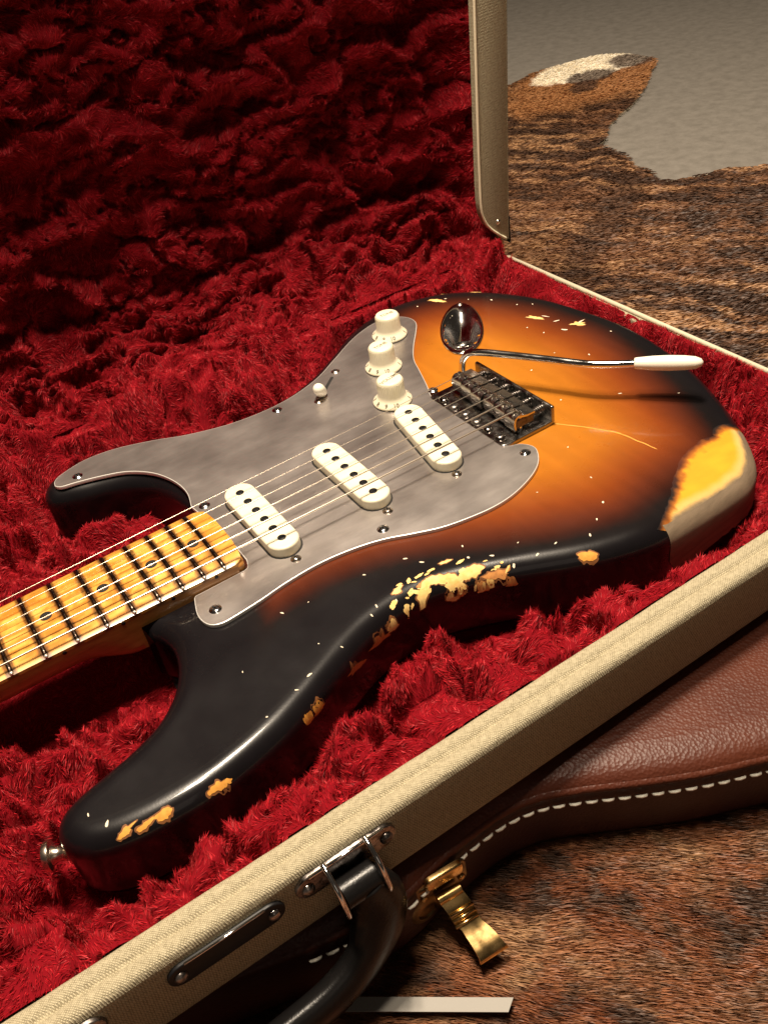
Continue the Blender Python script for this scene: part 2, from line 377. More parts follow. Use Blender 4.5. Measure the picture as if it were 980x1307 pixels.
def hide_hair(n, box_, ln, wd, name='hair'):
    u = rng.uniform(box_[0], box_[1], n); v = rng.uniform(box_[2], box_[3], n); Q = np.stack([u, v], 1); k = inside(Q, HP); Q = Q[k]
    X, Y = Q[:, 0], Q[:, 1]
    a = -0.95+1.6*(fbm(X/220, Y/220, seed=50)-.5)+.55*(fbm(X/28, Y/28, seed=51)-.5); lift = .22+.25*vnoise(X/12, Y/12, seed=52)
    D = np.stack([np.cos(a), np.sin(a), lift], 1)+rng.normal(0, .10, (len(Q), 3))
    z = -108+(fbm(X/60, Y/60, seed=40)-.5)*3+5*np.exp(-ell(X, Y, 1080, 400, 260, 22, .6)**2)
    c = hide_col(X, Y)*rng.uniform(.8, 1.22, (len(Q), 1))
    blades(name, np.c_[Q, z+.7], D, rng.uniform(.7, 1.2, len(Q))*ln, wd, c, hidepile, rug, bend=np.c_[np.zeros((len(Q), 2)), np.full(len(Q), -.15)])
hide_hair(230000, (330, 800, -420, -150), 8, .5)
hide_hair(210000, (780, 1600, -120, 900), 7, 1.2)
pp = prism(ccw([(330, -330), (478, -255), (462, -228), (396, -183), (320, -220)]), -104, -103.6); 
# ================================================================== BROWN CASE
bc = thing('brown_guitar_case', 'closed brown leather guitar case with pale stitching and brass latch, lying under the tweed case', 'case', (560, -60, -112))
BO = [(790, -225), (760, -255), (720, -268), (680, -264), (645, -253), (614, -239), (591, -229), (565, -215), (541, -201), (523, -192), (505, -188), (486, -188), (466, -190), (440, -194), (410, -190), (370, -180), (320, -168), (285, -160), (262, -140), (258, -120), (270, -60), (300, 20), (380, 70), (470, 90), (600, 100), (720, 90), (775, 20), (800, -100)]
BP = ccw(resample(catmull(BO, 8), 5)); BN = onormal(BP); nB = len(BP)
def ringset(rows, P, Nn):
    V = []
    for off, z in rows:
        for p in P+Nn*off: V.append((p[0], p[1], z))
    return V, rings_to_faces(len(rows), len(P))
rows = [(-16, -55.6), (-9, -56.4), (-4, -58), (-1, -60), (.4, -62)]
V, F = ringset(rows, BP, BN); tv, tf = cdt(BP-BN*16, gridpts(BP-BN*16, 25, 10)); td = segdist(tv, BP-BN*16); V, F = merge((V, F), (np.c_[tv, -55.6+.8*np.clip(td/30, 0, 1)], tf)); part('lid', V, F, leather, bc, fix=False)
rows = [(.4, -62), (1.8, -62.6), (2.7, -64.3), (1.8, -66), (.2, -66.8)]
V, F = ringset(rows, BP, BN); part('piping', V, F, leather, bc, fix=False)
rows = [(.2, -66.8), (.8, -69), (1., -80), (1., -100), (-1, -107), (-8, -111.5)]
V, F = ringset(rows, BP, BN); part('side_wall', V, F, sideleather, bc, fix=False)
st = None; sp = resample(BP, 7.8); sn = onormal(sp)
for i in range(len(sp)):
    p, nn = sp[i], sn[i]
    if not (400 < p[0] < 760 and p[1] < -150): continue
    t = np.array([-nn[1], nn[0]])
    if st is None:
        V, F = tube([(-2.9, 0, -.5), (-2.2, 0, .3), (0, 0, .6), (2.2, 0, .3), (2.9, 0, -.5)], [.4, .75, .85, .75, .4], 6)
        st = me_from('stitch', np.array(V)*S, F, thread)
    o = bpy.data.objects.new('stitch', st); COL.objects.link(o); o.parent = bc
    c = np.array([p[0]+nn[0]*2.6, p[1]+nn[1]*2.6, -71.5])
    o.matrix_local = Matrix.Translation(Vector((c-base_of(bc))*S))@Matrix(((t[0], 0, nn[0], 0), (t[1], 0, nn[1], 0), (.05*(-1)**i, 1, 0, 0), (0, 0, 0, 1)))
# brass draw latch on its side (hanging open)
def lat(a, b, c):   # a along side (u), b down, c outwards
    cu = 462+a*.985; cv = -193-a*.08; return (cu-.03*c, cv-c, -71-b)
V, F = prism(rrect(27, 17, 4, 5, (2, 2)), 0, 1.6, .6, fr=lat); lt = part('latch', V, F, golddark, bc, sharp=40)
V, F = prism(rrect(20, 8, 3, 5, (3, -5)), 1.6, 4.5, 1.2, fr=lat); part('latch_hook', V, F, gold, lt, sharp=40)
for a in (-8, 12):
    V, F = lathe([(1.9, 0), (1.8, .8), (1, 1.3), (.01, 1.4)], lat(a, 6, 1.6), axis=(0, -1, 0), seg=12); part('rivet', V, F, gold, lt)
V, F = tube([lat(-3, 8, 5), lat(9, 8, 5)], 2.6, 14); part('hinge_barrel', V, F, gold, lt, sharp=40)
V, F = lathe([(9.5, 0), (9.5, 1.2), (8, 2.2), (5, 2.6), (4.5, 1.6), (.01, 1.3)], lat(-8, 16, .2), axis=(0, -1, 0), seg=28); part('catch_plate', V, F, golddark, lt, sharp=35)
def strip(path, w, th, ax=(1, -.08, 0)):
    ax = np.array(ax, float); ax /= np.linalg.norm(ax); P = np.array(path, float); T = np.gradient(P, axis=0); T /= np.linalg.norm(T, axis=1, keepdims=True)
    Nv = np.cross(T, ax); w = np.broadcast_to(w, (len(P),)); V = []
    for i in range(len(P)):
        for sx, sn_ in ((-1, 1), (1, 1), (1, -1), (-1, -1)): V.append(P[i]+ax*sx*w[i]/2+Nv[i]*sn_*th/2)
    F = rings_to_faces(len(P), 4); F += [(0, 1, 2, 3), tuple(4*(len(P)-1)+k for k in range(4))[::-1]]; return V, F
path = catmull([lat(3, 8, 6), lat(4, 11, 10), lat(4.5, 15, 13), lat(5, 17.5, 14.5), lat(5.5, 19, 17), lat(6, 20, 19.5), lat(6.6, 21, 23), lat(7, 22.5, 28), lat(7.4, 24.5, 30.5), lat(7.5, 26, 31)], 4, False)
V, F = strip(path, np.interp(np.linspace(0, 1, len(path)), [0, .3, .45, 1], [12, 12, 10, 15]), 1.2); part('latch_lever', V, F, gold, lt, sharp=35)
for k, (b_, c_) in enumerate(((12, 12.3), (14.5, 14), (17, 15.6))):
    V, F = tube([lat(-1.5, b_, c_), lat(10.5, b_, c_)], .8, 8); part('lever_rib', V, F, gold, lt)

# ================================================================== GUITAR
gt = thing('electric_guitar', 'worn sunburst electric guitar with silver pickguard, lying face up in the open case', 'guitar', (600, 0, -46))
NECKB = [(405, -29), (463.5, -29), (466, -23), (466, 23), (464, 30)]
OUT = [(408, -33), (411, -38), (412.5, -48), (409, -62), (401, -76), (389, -87), (374, -94), (358, -98.5), (345, -102), (336, -107), (332, -115), (334, -124), (341, -131.5), (354, -136.5), (374, -139), (401, -138.5), (431, -132), (457, -122), (487, -108.5), (505, -103.5), (525, -102), (545, -106), (572, -118), (605, -135), (628, -143.5), (646, -147), (665, -146), (685, -144.5), (705, -142.5), (722, -139.5), (737, -131), (749, -116), (759, -96), (770, -66), (780, -33), (786, 0), (787, 30), (784, 56), (777, 92), (764, 122), (746, 147), (727, 162), (708, 170), (688, 173), (665, 170), (640, 159), (612, 140), (585, 124), (556, 115), (525, 116), (497, 126), (470, 138), (446, 146.5), (424, 147), (406, 141), (398, 131), (400, 120), (414, 113), (430, 108), (445, 100), (456, 88), (462, 72), (464.5, 55), (464.5, 40)]
sm = catmull(OUT, 6, False)
OP = ccw(np.vstack([resample(sm, 3.2, False), resample(np.array(NECKB[::-1], float), 3, False)[1:]]))
isneck = ((OP[:, 1] > -31) & (OP[:, 1] < 31) & (OP[:, 0] < 470))
EDGE = [(OP[i], OP[(i+1) % len(OP)]) for i in range(len(OP)) if not (isneck[i] and isneck[(i+1) % len(OP)])]
EA = np.array([e[0] for e in EDGE]); EB = np.array([e[1] for e in EDGE])
def edist(Q):
    out = np.empty(len(Q))
    for i in range(0, len(Q), 20000):
        q_ = Q[i:i+20000, None, :]; ab = (EB-EA)[None]; t = np.clip(((q_-EA[None])*ab).sum(2)/np.maximum((ab**2).sum(2), 1e-12), 0, 1)
        out[i:i+20000] = np.sqrt((((EA[None]+ab*t[..., None])-q_)**2).sum(2)).min(1)
    return out
RR = 10.5
def contour(Q):
    s_ = (Q[:, 0]-640)*.474-(Q[:, 1]+136)*.881; k = 7.0
    sp_ = k*np.log1p(np.exp(np.clip(s_/k, -30, 30))); f = sstep(625, 665, Q[:, 0])
    return -.27*sp_*f
def roll(d): d = np.clip(d, 0, RR); return -(RR-np.sqrt(np.maximum(RR*RR-(RR-d)**2, 0)))
def bodyz(Q):
    Q = np.asarray(Q, float).reshape(-1, 2); return roll(edist(Q))+contour(Q)
def ramp(x, st_):
    xs = [s_[0] for s_ in st_]; return np.stack([np.interp(x, xs, [s_[1][k] for s_ in st_]) for k in range(3)], 1)
def burst_col(Q):
    d = edist(Q); bass = sstep(40, -40, Q[:, 1]); d = d-4-3*(fbm(Q[:, 0]/25, Q[:, 1]/25, seed=60)-.5)
    d = d-34*sstep(590, 430, Q[:, 0])*bass-7*sstep(600, 720, Q[:, 0])*bass
    c = ramp(d, [(0, (.006, .005, .006)), (9, (.008, .006, .006)), (15, (.030, .008, .005)), (25, (.085, .018, .007)), (38, (.17, .036, .007)), (52, (.25, .066, .009)), (70, (.36, .118, .011)), (100, (.39, .140, .013))])
    g = fbm(Q[:, 0]/3, Q[:, 1]/60, seed=61)[:, None]; return c*(.86+.28*g)
extra = []
NO = onormal(OP)
for dd in (.35, .9, 1.8, 3, 4.5, 6.3, 8.4, RR, RR+2.5):
    q_ = (OP-NO*dd)[~isneck]; q_ = q_[inside(q_, OP)]; ok = (edist(q_) > dd*.93) & (segdist(q_, OP) > .3); extra.append(q_[ok])
gq = gridpts(OP, 3.6, 2); gq = gq[edist(gq) > RR+4]; extra.append(gq)
bv, bf = cdt(OP, np.vstack(extra))
bz = bodyz(bv)
nO = len(OP)
V = [(p[0], p[1], z) for p, z in zip(bv, bz)]; F = list(bf)
zt = bodyz(OP); off = len(V)
zt[isneck] = contour(OP[isneck])
lowr = [(0, 1.0, 0), (0, .66, 0), (0, .33, 0), (0, 0, 0), (2, 0, -5), (7, 0, -9)]
srows = []
for k, (ins, f_, dz) in enumerate(lowr):
    ztop = zt-.02; zb = -35.
    srows.append(np.c_[OP-NO*ins, ztop*f_+zb*(1-f_)+dz])
sideV = np.vstack(srows); sideF = rings_to_faces(len(srows), nO)
sideF = [f for f in sideF]
sideF.append(tuple((len(srows)-1)*nO+k for k in range(nO)))
V2, F2 = merge((V, F), (sideV, sideF))
body = part('body', V2, F2, lacquer, gt, fix=False)
cc = np.vstack([burst_col(bv), np.tile([[.006, .005, .006]], (len(sideV), 1))]); set_attr(body.data, 'burst', cc)
bm = bmesh.new(); bm.from_mesh(body.data); bmesh.ops.remove_doubles(bm, verts=bm.verts, dist=.00006); bmesh.ops.recalc_face_normals(bm, faces=bm.faces); bm.to_mesh(body.data); bm.free()

from mathutils.bvhtree import BVHTree
BVH = BVHTree.FromPolygons([v.co.copy() for v in body.data.vertices], [tuple(p.vertices) for p in body.data.polygons])
# ---- wear: patches of missing lacquer, laid on the curved face
def patch_poly(c, L, w, ang, rag=.35, seed=0, n=26):
    t = np.linspace(0, 2*math.pi, n, endpoint=False); r = 1+rag*2*(fbm(np.cos(t)*1.6+seed*7.3, np.sin(t)*1.6+seed, seed=int(seed)+70, o=3)-.5); r = np.maximum(r, .5)
    r2 = 1+.5*(vnoise(t*5+seed, t*0, seed=int(seed)+9)-.5); r2[-3:] = 1; x = np.cos(t)*L/2*r; y = np.sin(t)*w/2*r*r2; ca, sa = math.cos(ang), math.sin(ang)
    return np.stack([c[0]+x*ca-y*sa, c[1]+x*sa+y*ca], 1)
def lay_patch(poly, h=.12, step=None):
    poly = ccw(poly); dim = (poly.max(0)-poly.min(0)).max(); st_ = step or max(.8, min(3, dim/8))
    poly = resample(poly, max(.35, st_*.6)); keep = inside(poly, OP)
    ex = gridpts(poly, st_, st_*.4) if dim > 2.5 else np.zeros((0, 2))
    v, f = cdt(poly, ex)
    d = edist(v); ins = inside(v, OP); z = np.where(ins, roll(d), -RR-d)+contour(v)
    P3 = np.c_[v, z]; bb_ = base_of(gt)
    for i in range(len(P3)):
        c_, nn_, _, _ = BVH.find_nearest(Vector((P3[i]-bb_)*S))
        P3[i] = np.array(c_)/S+bb_+np.array(nn_)*h
    return P3, f
def spot(px, py): return px, py
primer = mat('primer_brown', (.20, .075, .02), .7)
# (centre, length, width, angle, material, ragged)
big = [((541, -99.5), 15, 5, -.28, 'c', .8), ((554, -104.6), 15, 5.5, -.45, 'c', .8), ((531, -99), 10, 4, .5, 'c', .8), ((547, -104), 9, 4, -.9, 'c', .8), ((566.5, -113), 12, 2.6, -.45, 'o', .6), ((559, -112), 8, 2.4, -.45, 'o', .6), ((571, -118), 6, 2.4, -.45, 'o', .5),
       ((519, -92.5), 7, 3.2, .5, 'c', .5), ((527, -91), 4, 2.2, .9, 'c', .5), ((533, -91.5), 5.5, 1.6, .1, 'c', .5), ((540, -92), 5, 1.5, -.1, 'c', .4), ((549, -92), 6.5, 1.8, -.2, 'c', .5), ((512.5, -98), 5, 2.2, .5, 'c', .5), ((555, -97), 5, 1.8, .1, 'c', .4), ((518, -101), 4, 2, .3, 'c', .5), ((524, -97), 4, 2.4, .6, 'c', .5),
       ((499, -106.5), 14, 3.6, .28, 'o', .6), ((482, -113.5), 13, 3.6, .3, 'o', .6), ((508, -103.6), 8, 2.4, .2, 'c', .6),
       ((447, -126.6), 6, 2.4, .35, 'a', .7), ((453, -124.2), 7, 2.6, .35, 'a', .6), ((397, -136.6), 7, 2.2, .1, 'a', .7), ((402, -136.6), 4, 1.5, .1, 'a', .6), ((357, -133.4), 9, 2.0, .15, 'a', .8), ((365, -135.2), 7, 1.7, .1, 'a', .7), ((373, -135.4), 8, 2.6, .1, 'a', .6),
       ((607.5, -132.6), 9.5, 3.0, -.45, 'a', .5),
       ((728, 157), 20, 5.5, -.65, 'c', .7), ((741, 148), 16, 4, -.9, 'c', .7), ((716, 147), 14, 3.2, -1.0, 'c', .7), ((745, 138.5), 8, 2.6, 2.2, 'c', .6), ((705, 170), 9, 3.4, -.25, 'c', .7),
       ((748, 73), 13, 3.2, -1.1, 'c', .6), ((754, 69), 6, .9, -1.1, 'p', .3), ((762, 44), 9, 4, -.75, 'c', .8), ((765, 45), 7, 1.3, .1, 'p', .5), ((750, 45), 4.5, 1.4, -1., 'p', .5), ((755, 58), 5, 1.1, -.3, 'p', .3),
       ((776, 87), 10, 1.9, -1.35, 'p', .6), ((781.6, 66), 8, 1.6, -1.5, 'p', .6), ((783.5, 42), 13, 1.6, -1.5, 'p', .6), ((784, 26), 9, 1.6, -1.55, 'p', .6), ((785, 10), 8, 1.2, -1.6, 'p', .5)]
for q_i in range(34):
    tt_ = rng.random(); cx_ = 516+tt_*56; cy_ = -97.5-(tt_**1.5)*15+rng.normal(0, 3.2); L_c = 1.6+5*rng.random()**2.5
    big.append(((cx_, cy_), L_c, L_c*rng.uniform(.3, .6), rng.uniform(-.6, .3), 'c' if rng.random() < .8 else 'o', .5))
mm_ = {'c': chipcream, 'o': chiporange, 'a': mat('chip_amber', (.74, .36, .06), .7, noise=(400, (.6, .22, .03), .6)), 'p': chipwhite}
for i, (c, L, w, a, k, rg) in enumerate(big):
    hh = .22+.02*(i % 5)
    if L > 6:
        Vp, Fp = lay_patch(patch_poly(c, L+1.3, w+1.3, a, rg, seed=i+1, n=48), hh-.1, step=1.0); part('primer_edge', Vp, Fp, primer, body, fix=False)
    Vp, Fp = lay_patch(patch_poly(c, L, w, a, rg, seed=i+1, n=48), hh, step=min(1.0, max(.5, L/6))); part('paint_chip', Vp, Fp, mm_[k], body, fix=False)
# small flecks, joined
acc = []
fl_ = [(690, -20, .9), (660, -60, .6), (739, 8, .8), (716, 30, .9), (725, 26, .7), (735, 66, .9), (738, 52, .8), (640, -110, .9), (628, -118, 1.0), (617, -125, 1), (600, -118, .8), (588, -118, 1.1), (575, -115, 1.2), (570, -104, 1.1), (586, -105, .7), (560, -97, 1.1), (563, -88, .8), (535, -76, .9), (540, -84, 1.0), (478, -106, .9), (470, -98, .7), (457, -112, 1.3), (448, -116, .8), (465, -120, .9), (430, -121, .8), (352, -127, 1.2), (347, -118, .9), (720, -40, 1.2), (700, 20, .9), (650, -90, .8), (560, -110, .9), (744, 118, 1.0), (733, 132, .9), (760, 90, .9), (752, 98, 1.1), (770, 20, .9), (466, -68, 1.1), (480, -70, .7), (433, -90, .7), (620, -80, .6), (512, -72, .7), (745, -64, .7), (500, -98, 1.0), (505, -95, .9), (515, -97, 1.2), (529, -100, 1.2), (709, 120, .7), (722, 146, 1), (700, 152, .9), (678, 160, .8), (672, -140, 1)]
for i, (x, y, r) in enumerate(fl_):
    q_ = np.array([[x, y]])
    if not inside(q_, OP)[0]: continue
    acc.append(lay_patch(patch_poly((x, y), r*rng.uniform(1.3, 2.8), r*rng.uniform(.7, 1.3), rng.uniform(0, 3), .5, seed=200+i, n=16), .15, step=1.0))
V, F = merge(*acc); part('paint_flecks', V, F, chipwhite, body, kind='stuff', fix=False)
# long lacquer crack behind the bridge
ck = catmull([(668, -34), (676, -45), (684, -58), (690, -70), (692.5, -84), (694.5, -96)], 6, False); ck = ck+rng.normal(0, .15, ck.shape)
Pc = np.vstack([ck+[.35, .1], (ck-[.25, .1])[::-1]]); Vp, Fp = lay_patch(Pc, .08, step=4); part('lacquer_crack', Vp, Fp, mm_['a'], body, fix=False)
# forearm wear: amber field and bare wood on the side below it
eo = OP[[i for i in range(nO) if OP[i][0] > 645 and OP[i][1] < -88]]
eo = eo[np.argsort(np.arctan2(eo[:, 1]+60, eo[:, 0]-690))]
inner = catmull([(752, -111), (746, -107), (738, -104), (731, -109), (721, -109), (711, -111), (703, -113), (695, -117), (687, -122), (679, -128), (669, -135), (659, -141), (649, -146.5)], 10, False)
inn = resample(inner, .8, False); Ni = onormal(inn, False)
inn = inn+Ni*((fbm(inn[:, 0]/3.2, inn[:, 1]/3.2, seed=90, o=4)-.5)*2)[:, None]
e2 = eo[(eo[:, 0] > 650)]; dcen = np.argsort(np.hypot(e2[:, 0]-650, e2[:, 1]+155))
st0 = e2[np.argsort(-((e2[:, 1] > -100)*1000+e2[:, 1]))]
order = e2[np.argsort(np.arctan2(e2[:, 1]+130, e2[:, 0]-690))]   # from waist side round to butt side
order = order[(order[:, 1] < -112)]
Pw = np.vstack([inn, order*1.0+0]); 
cen = np.array([700., -128.]); 
inn_o = inn-Ni*5 if inside(inn-Ni*5, np.vstack([inn, order])).mean() < .5 else inn+Ni*5
pol = np.vstack([inn_o[(inn_o[:, 1] > -150)], order-(order-cen)/np.linalg.norm(order-cen, axis=1, keepdims=True)*5.0])
core = np.vstack([inn, order])
def worn_col(v):
    e_ = segdist(v, inn, False); ins_ = inside(v, core); sd_ = np.where(ins_, e_, -e_)
    nz_ = (fbm(v[:, 0]/4.5, v[:, 1]/4.5, seed=301, o=5)-.5)*6; t = sstep(-1.6, 1.2, sd_+nz_)[:, None]
    am = np.array([.60, .29, .018])*(.85+.3*fbm(v[:, 0]/14, v[:, 1]/5, seed=302))[:, None]; halo = np.array([.30, .09, .012])
    c0 = burst_col(v); h_ = sstep(-4.5, -1, sd_+nz_*.7)[:, None]; c0 = c0*(1-h_)+halo*h_
    c = c0*(1-t)+am*t; d_ = edist(v)+3.0*(fbm(v[:, 0]/9, v[:, 1]/9, seed=303)-.5)
    pale = np.array([.60, .42, .16]); gy = np.array([.20, .150, .095])*(.8+.4*fbm(v[:, 0]/1.5, v[:, 1]/1.5, seed=304))[:, None]
    p_ = sstep(13, 8, d_)[:, None]*t; c = c*(1-p_*.75)+pale*p_*.75; g_ = sstep(8.2, 5.6, d_)[:, None]*t; return c*(1-g_)+gy*g_
Vp, Fp = lay_patch(pol, .2, step=1.1); wo = part('bare_amber_patch', Vp, Fp, lacquer_matte, body, fix=False); set_attr(wo.data, 'burst', worn_col(np.array(Vp)[:, :2]))
idx = [i for i in range(nO) if OP[i][0] > 649 and OP[i][1] < -108]
seq = OP[idx]; nq_ = NO[idx]; zq = zt[idx]; V = []; F = []
L_ = len(seq); tt = np.clip((seq[:, 0]-649)/9, 0, 1); tt = tt*np.clip((seq[:, 1].max()-seq[:, 1])/.01+1, 0, 1)
i_ = np.arange(L_); wav = 1.6*(fbm(seq[:, 0]/5, seq[:, 1]/5, seed=97)-.5)
rws = []
for d_r in (5.8, 4.8, 3.8, 2.8, 1.9, 1.1, .5, .1):
    dd_ = np.maximum(d_r+(wav if d_r == 5.8 else 0)+0*wav, .05); q2 = seq-nq_*dd_[:, None]; z2 = roll(dd_)+contour(q2)
    sn_ = (RR-dd_)/RR; cn_ = np.sqrt(np.maximum(1-sn_**2, 0)); rws.append(np.c_[q2+nq_*(sn_*.25)[:, None], z2+cn_*.25])
z0_ = rws[-1][:, 2]
for a_ in (.25, .5, .75, 1):
    rg = (vnoise(i_/1.3, i_*0., seed=96)-.5)*3
    rws.append(np.c_[seq+nq_*.28, z0_*(1-a_)+a_*((-36)*tt+(z0_-5)*(1-tt)+rg)])
V = np.vstack(rws); F = [(r_*L_+i, r_*L_+i+1, (r_+1)*L_+i+1, (r_+1)*L_+i) for r_ in range(len(rws)-1) for i in range(L_-1)]
part('bare_wood_side', V, F, woodside, body, fix=True)

# ---- pickguard
PGT = [(406.1, 123.6), (407.6, 129.1), (413.8, 133.5), (430.4, 138), (450.7, 135.6), (474, 126), (494, 115.5), (523.4, 106), (557, 104.5), (587.7, 113), (612, 127.5), (636, 142.5), (656, 150.5), (668, 151), (678, 147), (683.5, 138), (682.6, 127.8), (675.1, 117.0), (662.3, 101.3), (652, 86), (646, 70.4), (639, 52), (633.5, 40)]
PGB = [(632, 20), (632, -20), (633, -36), (641, -41), (644.5, -49.6), (638, -60.5), (626.8, -68.3), (611, -74), (597, -76.0), (582.4, -75), (563.6, -71.2), (547.8, -64.5), (532.8, -57.5), (515.7, -53), (496.9, -51), (477, -52.2), (462, -54.6), (447, -56.2), (438.6, -56.4), (433.3, -53.5), (431, -47.5), (431.4, -40.2), (435, -28.9)]
PGC = [(435, -28.9), (466.8, -28.5), (469, -22), (469.3, 24), (466, 30), (464.4, 42.8)]
PGD = [(464.4, 42.8), (467.9, 57.4), (466.4, 74.0), (459.8, 91.0), (447.8, 104.6), (433.4, 112.1), (418.3, 117.4), (409, 119.9), (406.1, 123.6)]
PG = np.vstack([catmull(PGT, 5, False), catmull(PGB, 5, False), resample(np.array(PGC, float), 3, False)[1:], catmull(PGD, 5, False)[1:-1]])
PG = ccw(resample(PG, 2.2)); PN = onormal(PG)
pv, pf = cdt(PG-PN*.45, gridpts(PG, 14, 6))
pgd = part('pickguard', np.c_[pv, np.full(len(pv), 2.3)], pf, alu, gt, fix=False)
rows = [(-.45, 2.3), (-.12, 2.2), (0, 1.9), (0, .15)]
V, F = ringset(rows, PG, PN); part('pickguard_edge', V, F, aluedge, pgd, sharp=50)
def screw(c, z, parent, r=3.0, m=chrome, dome=1.0):
    V, F = lathe([(r+.5, 0), (r+.45, .12), (r, .15), (r*.93, dome*.45), (r*.6, dome*.85), (r*.25, dome), (.01, dome)], (c[0], c[1], z), seg=18, capend=False)
    s_ = part('screw', V, F, m, parent); a = rng.uniform(0, 1.5)
    L = r*.62
    vs = []
    for k in range(2):
        vs.append(box((c[0], c[1], z+dome*.93), (L*2, r*.32, .35), [[math.cos(a+k*math.pi/2), -math.sin(a+k*math.pi/2), 0], [math.sin(a+k*math.pi/2), math.cos(a+k*math.pi/2), 0], [0, 0, 1]]))
    V, F = merge(*vs); part('slot', V, F, slotblack, s_, smooth=False); return s_
for c in ((421, 123.6), (551, 98.5), (638, 44), (637, -49.5), (538, -50.5), (440, -45), (471, 38), (584, 54+60)):
    if c == (584, 114): continue
    screw(c, 2.3, pgd, 2.9)
# ---- pickups
def pickup(c, ang):
    L = stadium(71, 18.2, 12, (0, 0), 0); ax = lambda a, b, z: (c[0]+b*math.cos(ang)+a*math.sin(ang), c[1]-b*math.sin(ang)+a*math.cos(ang), z)
    Ph = stadium(73, 20.2, 12, (0, 0), 0); V, F = prism(Ph, 2.2, 2.42, fr=ax); pk = part('pickup', V, F, slotblack, gt, smooth=False)
    V, F = prism(L, .5, 8.6, 1.3, 4, fr=ax); cv = part('pickup_cover', V, F, cream, pk, sharp=50)
    for k in range(6):
        V, F = lathe([(2.45, 0), (2.45, .28), (2.2, .42), (.01, .45)], ax(26-10.4*k, 0, 8.4), seg=20, capend=False); part('pole_piece', V, F, black, pk)
    for sg in (1, -1):
        p_ = ax(sg*39.4, 0, 0); s_ = screw((p_[0], p_[1]), 2.3, gt, 2.5, nickel, 1.4)
    return pk
pickup((490, 0), 0); pickup((548.3, 0), 0); pickup((602.8, 0), math.atan(.175))
# ---- knobs with lettering
def text_mesh(body_, size):
    cu = bpy.data.curves.new('lettering', 'FONT'); cu.body = body_; cu.size = size; cu.align_x = 'CENTER'; cu.align_y = 'CENTER'; cu.extrude = 0; cu.offset = size*.015
    o = bpy.data.objects.new('lettering', cu); COL.objects.link(o); dg = bpy.context.evaluated_depsgraph_get(); me = bpy.data.meshes.new_from_object(o.evaluated_get(dg))
    V = np.array([tuple(v.co) for v in me.vertices]); F = [tuple(p.vertices) for p in me.polygons]
    bpy.data.objects.remove(o); return V, F
ink = mat('knob_print', (.10, .08, .05), .7)
def knob(c, word, rot):
    cx, cy = c; z = 2.9
    prof = [(12.6, z), (12.75, z+.6), (12.4, z+1.3), (10.6, z+2.9), (9.6, z+4.2), (9.0, z+5.4), (8.75, z+6.6), (8.3, z+15.2), (7.9, z+16.0), (7.2, z+16.35), (.01, z+16.4)]
    V, F = lathe([(r, h) for r, h in prof], (cx, cy, 0), seg=56, capend=False); V = np.array(V)
    # fine grip ridges round the barrel
    th = np.arctan2(V[:, 1]-cy, V[:, 0]-cx); k = (V[:, 2] > z+6) & (V[:, 2] < z+15.5)
    kb = part('control_knob', V, F, cream, gt, sharp=60)
    seg = 40; vs = []
    for i in range(seg):
        t = 2*math.pi*i/seg; ca, sa = math.cos(t), math.sin(t); r0, r1 = 8.72, 8.32
        vs.append(box((cx+(r0+r1)/2*ca, cy+(r0+r1)/2*sa, z+10.8), (.28, .42, 8), [[ca, -sa, 0], [sa, ca, 0], [0, 0, 1]]))
    V, F = merge(*vs); part('grip_ridges', V, F, cream, kb, smooth=False, kind='stuff')
    V, F = text_mesh(word, 3.9); ca, sa = math.cos(rot), math.sin(rot)
    V = np.array([(cx+x*ca-y*sa, cy+x*sa+y*ca, z+16.47) for x, y, _ in V]); part('lettering', V, F, ink, kb, smooth=False, label='word ' + word + ' printed on the knob top')
    V, F = lathe([(12.2, 2.33), (12.2, 2.6), (.01, 2.65)], (cx, cy, 0), seg=32, capend=False); part('washer', V, F, slotblack, kb)
    cdir = math.atan2(CAMV[1]-cy, CAMV[0]-cx)
    for k_ in range(1, 11):
        d = (k_-9)*math.radians(33)+KROT; tx = str(k_)
        Vt, Ft = text_mesh(tx, 3.8); n_ = np.array([math.cos(d), math.sin(d), 0]); tan = np.array([-math.sin(d), math.cos(d), 0])
        sl = np.array([n_[0]*-.74, n_[1]*-.74, .67])        # up the skirt
        cc_ = np.array([cx, cy, 0])+n_*11.35+np.array([0, 0, z+2.38]); out = np.cross(tan, sl); out /= np.linalg.norm(out)
        if out[2] < 0: out = -out
        Vt = np.array([cc_+tan*x+sl*y+out*.12 for x, y, _ in Vt]); part('number', Vt, Ft, ink, kb, smooth=False)
CAMV = (371.6, -388.1); KROT = math.radians(-143)
knob((612, 52), 'VOLUME', .21); knob((631, 92), 'TONE', .16); knob((658.5, 126.5), 'TONE', -.05)
# ---- selector switch
d_ = np.array([28.4, 25.4]); d_ /= np.linalg.norm(d_); sc_ = np.array([590, 99.6])
V, F = prism(stadium(24, 2.2, 6, sc_, math.atan2(d_[1], d_[0])), 2.31, 2.40); sw = part('switch_slot', V, F, slotblack, gt, smooth=False)
screw((576.5, 87.3), 2.3, gt, 2.6, nickel); screw((604.1, 112.3), 2.3, gt, 2.6, nickel)
b0 = np.array([584, 94.2, 1]); b1 = np.array([580, 89.5, 8]); ax_ = (b1-b0)/np.linalg.norm(b1-b0)
V, F = tube([b0, b1], [1.1, 1.1], 8); part('switch_blade', V, F, darkmetal, sw)
V, F = lathe([(2.9, 0), (3.5, .6), (3.9, 3.6), (3.95, 7.8), (3.5, 10.3), (2.4, 11.8), (1.1, 12.4), (.01, 12.5)], b0+ax_*4.2, ax_, seg=20, capend=False); part('switch_tip', V, F, ivory, sw)
